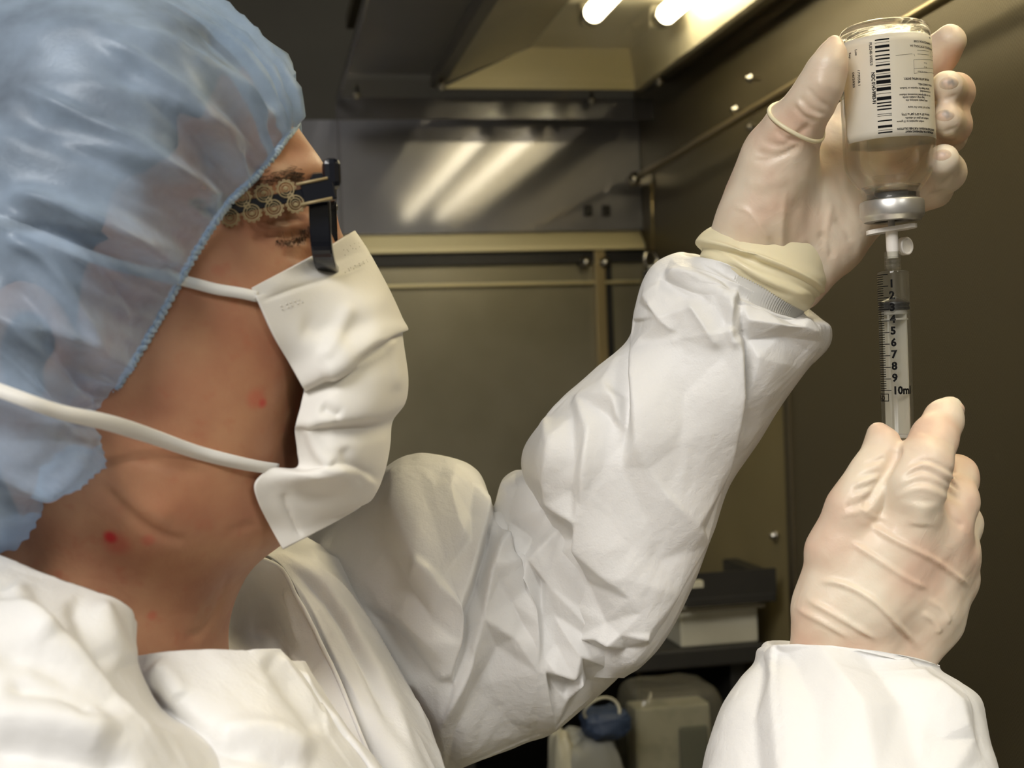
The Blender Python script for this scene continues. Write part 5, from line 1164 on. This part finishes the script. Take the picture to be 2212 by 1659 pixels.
# brow hairs and lashes
M_hair = mat('dark_brown_hair', srgb(44, 32, 24), 0.5, noise=(60, srgb(66, 48, 34), 0.35, 0.65))
M_brow = mat('light_brown_hair', srgb(84, 60, 42), 0.6)
def hairs(name, curve, n, ln, dirpx, seed, rad=0.00022, spread=6):
    rs = np.random.RandomState(seed); VV = []; FF = []
    c = cr(curve, 200)
    for i in range(n):
        p = c[rs.randint(200)] + rs.normal(size=2)*np.array([spread*0.6, spread])
        a = surf(*p)
        if a is None: continue
        d = np.array(dirpx) + rs.normal(size=2)*0.35; d /= np.linalg.norm(d); p2 = p + d*ln*(0.6+0.6*rs.rand())
        b_ = surf(*p2)
        if b_ is None or abs(b_[1]-a[1]) > 0.01: b_ = P(p2[0], p2[1], a[1])
        n_ = tocam(a); v, f = tube_mesh([a, (a+b_)/2 + n_*0.0007, b_ + n_*0.0006], [rad, rad*0.8, rad*0.3], 4)
        k = sum(len(x) for x in VV); VV.append(v); FF += [[k+j for j in ff] for ff in f]
    if VV:
        o = mesh_obj(name, np.vstack(VV), FF, M_brow, body); o['kind'] = 'stuff'
hairs('eyebrow', [(560, 402), (600, 385), (640, 378), (662, 390)], 420, 13, (-0.9, 0.15), 3, 0.00009, spread=9)
hairs('eyelashes', [(600, 512), (630, 513), (660, 505), (678, 494)], 240, 14, (0.3, 0.8), 5, 0.00008, spread=2)
# ---- hair under the cap
fh = Field.uni(Q(-280, 1180, YH)*[1, 0, 1]+[0, YH-.115, 0], Q(700, -160, YH)*[1, 0, 1]+[0, YH+.115, 0], 0.0028)
fh.ell(Q(180, 372, YH), (418*s_, 0.073, 420*s_), k=0.01)
fh.ell(Q(40, 740, YH), (.054, .072, .060), k=0.02)
fh.ell(Q(35, 950, YH), (.038, .066, .042), k=0.02)
V, Fc = fh.mesh(); V = lap_smooth(V, Fc, 2)
# hairline: drop what lies in front of the cap edge
q2, _ = proj(V); edge = cr([(640, 210), (600, 250), (545, 340), (440, 470), (360, 610), (250, 760), (190, 860), (150, 1000), (60, 1120), (-100, 1160)], 60)
_, sd, _ = seg_dist(q2, edge); keep = sd > 4
Fk = Fc[keep[Fc].all(1)]
V = V + vnormals(V, Fc)*(0.0016*softnoise(V*[1, 1, 1], 0.03, 5) + 0.0012*crumple(V, 0.02, 6))[:, None]
hair = mesh_obj('hair', V, Fk, M_hair, person)
# ---- bouffant cap
def cap_mat():
    m = bpy.data.materials.new('blue_nonwoven'); m.use_nodes = True; nt = m.node_tree; nt.nodes.clear(); L = nt.links
    out = nt.nodes.new('ShaderNodeOutputMaterial'); tc = nt.nodes.new('ShaderNodeTexCoord')
    n = nt.nodes.new('ShaderNodeTexNoise'); n.inputs['Scale'].default_value = 34; n.inputs['Detail'].default_value = 7; L.new(tc.outputs['Object'], n.inputs['Vector'])
    n2 = nt.nodes.new('ShaderNodeTexNoise'); n2.inputs['Scale'].default_value = 900; n2.inputs['Detail'].default_value = 2; L.new(tc.outputs['Object'], n2.inputs['Vector'])
    mr = nt.nodes.new('ShaderNodeMapRange'); mr.inputs[1].default_value = 0.3; mr.inputs[2].default_value = 0.75; mr.inputs[3].default_value = 0.14; mr.inputs[4].default_value = 0.68; L.new(n.outputs['Fac'], mr.inputs[0])
    d = nt.nodes.new('ShaderNodeBsdfDiffuse'); d.inputs[0].default_value = srgb(192, 212, 234); d.inputs[1].default_value = 0.5
    tl = nt.nodes.new('ShaderNodeBsdfTranslucent'); tl.inputs[0].default_value = srgb(170, 196, 224)
    g = nt.nodes.new('ShaderNodeBsdfGlossy'); g.inputs['Roughness'].default_value = 0.4; g.inputs[0].default_value = (0.9, 0.95, 1, 1)
    tr = nt.nodes.new('ShaderNodeBsdfTransparent'); tr.inputs[0].default_value = (0.86, 0.92, 1, 1)
    a = nt.nodes.new('ShaderNodeMixShader'); a.inputs[0].default_value = 0.28; L.new(d.outputs[0], a.inputs[1]); L.new(tl.outputs[0], a.inputs[2])
    b = nt.nodes.new('ShaderNodeMixShader'); b.inputs[0].default_value = 0.05; L.new(a.outputs[0], b.inputs[1]); L.new(g.outputs[0], b.inputs[2])
    c = nt.nodes.new('ShaderNodeMixShader'); L.new(mr.outputs[0], c.inputs[0]); L.new(b.outputs[0], c.inputs[1]); L.new(tr.outputs[0], c.inputs[2]); L.new(c.outputs[0], out.inputs[0])
    bp = nt.nodes.new('ShaderNodeBump'); bp.inputs['Strength'].default_value = 0.25; bp.inputs['Distance'].default_value = 0.0006; L.new(n2.outputs['Fac'], bp.inputs['Height'])
    for x in (d, tl, g): L.new(bp.outputs[0], x.inputs['Normal'])
    return m
M_cap = cap_mat()
# control profiles round the elastic edge: edge point, two bezier handles (all px,py,depth off the mid-plane)
CTRL = [  # edge                 handle 1               handle 2
 ((643, 268, 0.000), (685, 105, 0.000), (200, -420, 0.000)),
 ((634, 282, 0.030), (672, 120, 0.035), (195, -380, 0.040)),
 ((616, 302, 0.048), (650, 130, 0.064), (180, -350, 0.088)),
 ((565, 370, 0.062), (565, 200, 0.108), (130, -240, 0.145)),
 ((492, 442, 0.0700), (440, 330, 0.128), (60, 100, 0.152)),
 ((415, 560, 0.0730), (340, 470, 0.136), (-40, 290, 0.160)),
 ((335, 705, 0.0715), (250, 650, 0.136), (-120, 470, 0.160)),
 ((252, 840, 0.0715), (200, 840, 0.130), (-200, 660, 0.156)),
 ((205, 905, 0.068), (330, 1010, 0.128), (-280, 860, 0.152)),
 ((130, 960, 0.058), (300, 1230, 0.116), (-380, 1050, 0.132)),
 ((40, 1010, 0.038), (170, 1390, 0.090), (-500, 1140, 0.095)),
 ((-30, 1030, 0.000), (60, 1420, 0.000), (-600, 1160, 0.000)),
]
def world3(c, sg):
    p = Q(c[0], c[1], YH-c[2]); p[1] = YH - sg*c[2]; return p
ring = [[world3(c[k], 1) for k in range(3)] for c in CTRL] + [[world3(c[k], -1) for k in range(3)] for c in CTRL[-2:0:-1]]
ring = np.array(ring)                                    # m x 3 x 3
nphi, ntau = 420, 110
E0 = cr_closed(ring[:, 0], nphi); E1 = cr_closed(ring[:, 1], nphi); E2 = cr_closed(ring[:, 2], nphi)
pole = Q(-400, 180, YH)
tau = np.linspace(0, 1, ntau)**1.25
t = tau[:, None, None]
Vc = E0[None]*(1-t)**3 + 3*E1[None]*t*(1-t)**2 + 3*E2[None]*t*t*(1-t) + pole*t**3
V = Vc.reshape(-1, 3); Fc = grid_faces(ntau, nphi, wrap_c=True); N = vnormals(V, Fc)
if ((V-V.mean(0))*N).sum() < 0: N = -N; Fc = Fc[:, ::-1]
phi = np.tile(np.arange(nphi)/nphi*2*math.pi, ntau); tt = np.repeat(tau, nphi)
rs = np.random.RandomState(17); D = np.zeros(len(V))
for fr_, am in ((17, .0050), (29, .0034), (46, .0020), (71, .0011)):
    ph = rs.rand()*6.3
    wob = 1.1*np.sin(2.3*phi + 5*tt + rs.rand()*6) + 0.9*np.sin(4.1*phi - 3*tt + rs.rand()*6)
    ridge = 1-2*np.abs(np.sin(0.5*fr_*phi + ph + wob*(0.5+0.8*tt)))**0.8
    damp = np.exp(-((tt-0.10*17/fr_*2.2)/(0.34*17/fr_+0.16))**2)
    amp = np.clip(0.6 + 0.8*np.sin(1.7*phi + 2*ph) , 0.15, 1.4)
    D += am*ridge*damp*amp
D *= np.clip(tt/0.05, 0.25, 1)
CAPF = [('v', [(0, 480), (120, 500), (260, 560), (380, 600)], 22, 9.0), ('r', [(0, 420), (120, 440), (260, 500), (400, 570)], 20, 6.0), ('r', [(0, 170), (140, 240), (300, 310), (440, 400), (480, 430)], 14, 5.0), ('v', [(0, 250), (140, 300), (300, 380), (430, 470)], 30, 5.0),
        ('r', [(180, 60), (300, 130), (440, 230), (540, 330), (560, 360)], 12, 4.5), ('v', [(200, 130), (330, 200), (440, 300), (500, 390)], 26, 5.0), ('r', [(300, 20), (430, 90), (540, 200), (600, 280)], 12, 4.0), ('v', [(430, 60), (540, 160), (600, 250)], 18, 4.5),
        ('r', [(0, 510), (100, 560), (180, 680), (240, 800)], 14, 5.0), ('v', [(0, 600), (80, 680), (150, 780), (210, 830)], 20, 5.0), ('r', [(130, 520), (220, 600), (290, 700)], 9, 3.0), ('v', [(190, 540), (270, 640), (310, 690)], 10, 3.0), ('r', [(0, 690), (100, 770), (170, 860), (225, 880)], 12, 4.0),
        ('r', [(0, 400), (200, 470), (360, 560), (420, 575)], 8, 2.5), ('r', [(230, 560), (330, 590), (400, 610)], 7, 2.0), ('v', [(180, 900), (100, 1000), (0, 1080)], 20, 1.0), ('r', [(215, 930), (150, 1030), (40, 1120)], 14, 3.0)]
V = V + N*D[:, None]
V = apply_folds(V, N, CAPF, 0.75)
V = V + N*(np.clip(tt*6, 0, 1)*(0.0016*crumple(V, 0.05, 91, 7) + 0.0007*crumple(V, 0.02, 92, 7)))[:, None]
# keep the cloth outside the head and hair
cap = mesh_obj('bouffant_cap', V, Fc, M_cap, person)
em = []
for i in range(nphi*2):
    p = E0[(i//2) % nphi]; em.append(p)
Ee = cr_closed(E0[::3], 1600); Nn = np.gradient(Ee, axis=0); Nn /= np.linalg.norm(Nn, axis=1, keepdims=True)
off = np.cross(Nn, np.array([0, 1.0, 0])); k_ = np.arange(1600)
Ee = Ee + off*(0.0007*np.sin(k_*1.1+2*np.sin(k_*0.13)))[:, None] + np.array([0, -1, 0])*(0.0006*np.cos(k_*0.9+1.5*np.sin(k_*0.21)) * np.sign(YH-Ee[:, 1]))[:, None]
tube('elastic_edge', Ee, 0.0012, mat('pale_blue_gather', srgb(182, 202, 222), 0.8), cap, 6, closed=True)
# ---- face mask
M_mask = mat('white_mask_fabric', srgb(230, 227, 220), 0.55, bump=[(700, 0.15, 0.0004, (1, 1, 1)), (45, 0.12, 0.003, (1, 1, 1))], spec=0.3)
MR = [  # near edge, cheek, front (px,py,depth)
 ((543, 622, .0600), (600, 592, .0560), (690, 545, .034), (765, 500, 0)),
 ((550, 640, .0605), (620, 605, .0570), (720, 570, .036), (788, 535, 0)),
 ((556, 652, .0615), (640, 625, .0590), (745, 592, .038), (806, 568, 0)),
 ((590, 725, .0610), (670, 690, .0600), (790, 650, .042), (844, 636, 0)),
 ((625, 785, .0600), (705, 745, .0610), (810, 690, .044), (868, 688, 0)),
 ((652, 832, .0590), (735, 790, .0630), (825, 730, .047), (880, 712, 0)),
 ((656, 846, .0540), (740, 808, .0550), (820, 750, .041), (868, 722, 0)),
 ((650, 880, .0550), (740, 850, .0590), (835, 820, .044), (880, 815, 0)),
 ((640, 915, .0560), (730, 905, .0610), (825, 890, .046), (874, 868, 0)),
 ((637, 930, .0530), (725, 924, .0550), (800, 918, .040), (846, 908, 0)),
 ((642, 975, .0500), (725, 970, .0570), (800, 960, .042), (840, 955, 0)),
 ((640, 1010, .0500), (715, 1020, .0580), (790, 1010, .042), (832, 1000, 0)),
 ((585, 1012, .0520), (680, 1035, .0560), (775, 1045, .038), (822, 1035, 0)),
 ((551, 1045, .0500), (650, 1060, .0490), (765, 1070, .034), (812, 1058, 0)),
 ((560, 1090, .0470), (650, 1100, .0440), (750, 1095, .030), (800, 1078, 0)),
 ((585, 1140, .0440), (655, 1135, .0400), (730, 1110, .026), (785, 1085, 0)),
 ((612, 1187, .0420), (672, 1155, .0370), (735, 1120, .022), (780, 1090, 0)),
]
rows = []
def outside(c, gap=0.0022, rad=14):        # keep cloth clear of the face it lies on
    k = np.where((np.abs(q[:, 0]-c[0]) < rad) & (np.abs(q[:, 1]-c[1]) < rad))[0]
    if len(k) == 0: return c
    yb_ = np.array([body_V[i][1] for i in k]).min()
    return (c[0], c[1], max(c[2], YH - yb_ + gap))
for r in MR:
    r = tuple(outside(c) for c in r[:3]) + (r[3],)
    near = [world3(c, 1) for c in r]; far = [world3(c, -1) for c in r[-2::-1]]
    rows.append(cr(np.array(near+far), 120))
A = np.stack(rows)
def lin_cr(j, n): return cr(A[:, j], n)
V = np.stack([lin_cr(j, 170) for j in range(120)], 1).reshape(-1, 3)
Fc = grid_faces(170, 120); N = vnormals(V, Fc)
if (N[:, 0]).sum() < 0: N = -N; Fc = Fc[:, ::-1]
MF = [('V', [(556, 652), (640, 622), (745, 590), (806, 566)], 4, 1.0), ('r', [(700, 700), (740, 780), (700, 820)], 25, 2.0), ('v', [(640, 700), (720, 720), (820, 690)], 25, 1.5), ('r', [(760, 650), (730, 720), (690, 790)], 16, 1.5), ('v', [(690, 880), (740, 900)], 12, 2.0), ('r', [(660, 900), (690, 980), (720, 1010)], 14, 2.0),
      ('v', [(740, 960), (760, 1010), (790, 1040)], 14, 1.5), ('V', [(610, 1060), (625, 1110), (655, 1165)], 5, 1.5), ('s', [(640, 1020), (720, 1010), (770, 1015), (820, 1050)], 6, 2.5, 20), ('r', [(830, 720), (850, 780), (860, 850)], 14, 1.5), ('R', [(740, 800), (800, 780), (870, 720)], 7, 1.0)]
V = apply_folds(V, N, MF); V = V + N*(0.0009*crumple(V, 0.05, 95, 6))[:, None]
mask = mesh_obj('face_mask', V, Fc, M_mask, person); add_mod_solid(mask, 0.0008)
# welded dots along the top band
VV = []; FF = []
M_dot = mat('weld_dots', srgb(206, 202, 192), 0.6)
qm, dm_ = proj(V)
def msurf(px, py):
    d = (qm[:, 0]-px)**2 + (qm[:, 1]-py)**2; k = np.argsort(d)[:12]; k = k[np.argmin(dm_[k])]; return V[k]
bm = bmesh.new()
for (x0, y0, x1, y1, n) in ((612, 660, 652, 645, 5), (615, 668, 660, 651, 5), (752, 578, 800, 554, 7), (748, 586, 796, 562, 7), (746, 540, 784, 522, 6), (750, 548, 788, 529, 6)):
    for i in range(n):
        p = msurf(x0+(x1-x0)*i/(n-1), y0+(y1-y0)*i/(n-1)); p = p + tocam(p)*0.0006
        bmesh.ops.create_uvsphere(bm, u_segments=6, v_segments=4, radius=0.00035, matrix=Matrix.Translation(Vector(p)))
bm_obj('weld_dots', bm, M_dot, mask)['kind'] = 'stuff'
# straps
M_strap = mat('white_elastic', srgb(238, 236, 230), 0.6)
def ribbon(name, pts, w, parent, m, th=0.0009, tw=None):
    C = cr(pts, 60); NR = 60; T = np.gradient(C, axis=0); T /= np.linalg.norm(T, axis=1, keepdims=True); V = []
    for i in range(60):
        n_ = np.array([0, -1.0, 0]); n_ = n_ - T[i]*(n_ @ T[i]); n_ /= np.linalg.norm(n_); u = np.cross(T[i], n_)
        a = 0 if tw is None else tw(i/59)
        u2 = u*math.cos(a) + n_*math.sin(a)
        ww = w if np.isscalar(w) else np.interp(i/59, np.linspace(0, 1, len(w)), w)
        V += [C[i]+u2*ww/2, C[i]-u2*ww/2]
    V = np.array(V); Vm = V.reshape(60, 2, 3)[::-1].copy(); Vm[:, :, 1] = 2*YH - Vm[:, :, 1]; V = np.vstack([V, Vm.reshape(-1, 3)])
    o = mesh_obj(name, V, [[2*i, 2*i+1, 2*i+3, 2*i+2] for i in range(119)], m, parent); add_mod_solid(o, th); return o
OS = lambda px, py, d: (lambda c: Q(c[0], c[1], YH-c[2]))(outside((px, py, d), 0.0020))
ribbon('strap', [OS(556, 641, .06), OS(520, 633, .06), OS(470, 625, .06), OS(430, 615, .06), OS(390, 605, .06), Q(340, 594, .497), Q(280, 580, .490), Q(200, 555, .486), Q(60, 500, .492), Q(-120, 430, .513), Q(-220, 400, .545), Q(-258, 390, YH)], 0.0042, mask, M_strap)
ribbon('strap', [OS(600, 1012, .05), OS(560, 1008, .05), OS(500, 996, .055), OS(420, 975, .06), Q(320, 940, .496), Q(230, 912, .480), Q(130, 890, .466), Q(30, 855, .458), Q(-150, 790, .466), Q(-330, 740, .500), Q(-400, 720, .545), Q(-425, 715, YH)], [0.004, 0.0055, 0.0062, 0.0048, 0.0045, 0.0045], mask, M_strap, tw=lambda t: 0.5*math.sin(t*6))
# ---- glasses
gl = bpy.data.objects.new('glasses', None); COL.objects.link(gl); gl.parent = person; gl.empty_display_size = 0.02
M_frame = mat('navy_black_acetate', srgb(14, 18, 28), 0.18, spec=0.6)
M_gold = mat('pale_gold_lace', srgb(170, 152, 112), 0.5, 0.2)
M_lens = clear_mat('lens', (0.92, 0.93, 0.95, 1), 1, 0.02)
gx = lambda py: np.interp(py, [360, 600], [712, 722])
zt, zb = Q(712, 378, .545)[2], Q(720, 592, .545)[2]; gxt, gxb = Q(712, 378, .545)[0], Q(720, 592, .545)[0]
def rim(sg):
    cy = YH + sg*0.034; hw, hh = 0.0265, (zt-zb)/2; cz = (zt+zb)/2; pts = []
    for a in np.arange(64)*2*math.pi/64:
        c_, s2 = math.cos(a), math.sin(a)
        yy = cy + hw*np.sign(c_)*abs(c_)**0.62; zz = cz + hh*np.sign(s2)*abs(s2)**0.62
        xx = gxt + (gxb-gxt)*(zt-zz)/(zt-zb) - 0.006*((abs(yy-YH)-0.008)/0.052)**2
        pts.append((xx, yy, zz))
    return np.array(pts)
for sg in (-1, 1):
    R_p = rim(sg); c = R_p.mean(0); n = len(R_p)
    inn = c + (R_p-c)*0.84; dx = np.array([0.0042, 0, 0])
    V = np.vstack([R_p-dx, R_p+dx, inn+dx, inn-dx])
    Fc = [[k*n+i, k*n+(i+1) % n, ((k+1) % 4)*n+(i+1) % n, ((k+1) % 4)*n+i] for k in range(4) for i in range(n)]
    o = mesh_obj('rim', V, Fc, M_frame, gl, False); fix_normals(o)
    bv = o.modifiers.new('soften', 'BEVEL'); bv.width = 0.0008; bv.segments = 2; bv.limit_method = 'ANGLE'
    lens = np.vstack([[c - [0.001, 0, 0]], inn]); mesh_obj('lens', lens, [[0, 1+i, 1+(i+1) % n] for i in range(n)], M_lens, gl)
ym = 0.0085
tube('bridge', cr([(gxt+.001, YH-ym, zt-.012), (gxt+.003, YH, zt-.009), (gxt+.001, YH+ym, zt-.012)], 14), 0.0024, M_frame, gl, 10)
for sg in (-1, 1):
    yt = YH + sg*0.0655
    w = lambda px, py: (lambda p: np.array([p[0], yt, p[2]]))(Q(px, py, YH-0.0655))
    hinge, back = w(712, 408), w(478, 456)
    # end piece
    e = bmesh.new()
    d = back-hinge; L_ = np.linalg.norm(d); d /= L_; up = np.array([-d[2], 0, d[0]]); up = up if up[2] > 0 else -up
    Rm = Matrix((d.tolist(), (0, 1, 0), up.tolist())).transposed()
    box(e, hinge + d*0.0045, (0.013, 0.004, 0.0095), Rm); bevel_all(e, 0.0008); bm_obj('hinge_piece', e, M_frame, gl)
    e = bmesh.new(); box(e, (hinge+[gxt-hinge[0]-0.001, -sg*0.003, zt-hinge[2]-0.004]), (0.007, 0.010, 0.012)); bevel_all(e, 0.0025); bm_obj('hinge_piece', e, M_frame, gl)
    for s3 in (-1, 1):
        tube('gold_line', [hinge + d*0.000 + up*s3*0.0040 + [0, sg*0.0023, 0], hinge + d*0.0125 + up*s3*0.0040 + [0, sg*0.0023, 0]], 0.0006, M_gold, gl, 6)
    tp = bmesh.new(); box(tp, hinge + d*(0.010 + 0.040), (0.085, 0.0016, 0.0044), Rm); bevel_all(tp, 0.0004); temple = bm_obj('temple', tp, M_frame, gl)
    VV = []; FF = []
    def addt(c, r, rr, n=16, sx=1.0):
        v, f = tube_mesh([c + d*r*sx*math.cos(a) + up*r*math.sin(a) + np.array([0, sg*0.0012, 0]) for a in np.arange(n)*2*math.pi/n], rr, 5, closed=True)
        k = sum(len(x) for x in VV); VV.append(v); FF.extend([[k+j for j in ff] for ff in f])
    for i in range(8):
        c = hinge + d*(0.0155 + i*0.0086)
        for s3 in (-1, 1):
            off = up*s3*0.0030 + d*(0.0012*s3)
            addt(c+off, 0.0031, 0.00030); addt(c+off, 0.0021, 0.00022, 10); addt(c+off, 0.0012, 0.00018, 8)
            addt(c+off+up*s3*0.0004, 0.0005, 0.0004, 6)
            for a in np.radians(np.arange(0, 181, 30)): addt(c+off + s3*(d*math.cos(a)+up*math.sin(a))*0.0034, 0.00055, 0.00024, 6)
        addt(c, 0.0012, 0.0003, 8)
    mesh_obj('lace_trim', np.vstack(VV), FF, M_gold, temple)
# dark shirt edge showing inside the collar
V, Fc = loft([(40, 1440, 470, 1404, .58, 56), (30, 1470, 490, 1440, .58, 58), (0, 1560, 520, 1560, .58, 66)], 20, 60)
mesh_obj('dark_undershirt', V, Fc, mat('black_knit', srgb(24, 26, 30), 0.8), person)
attach(person)
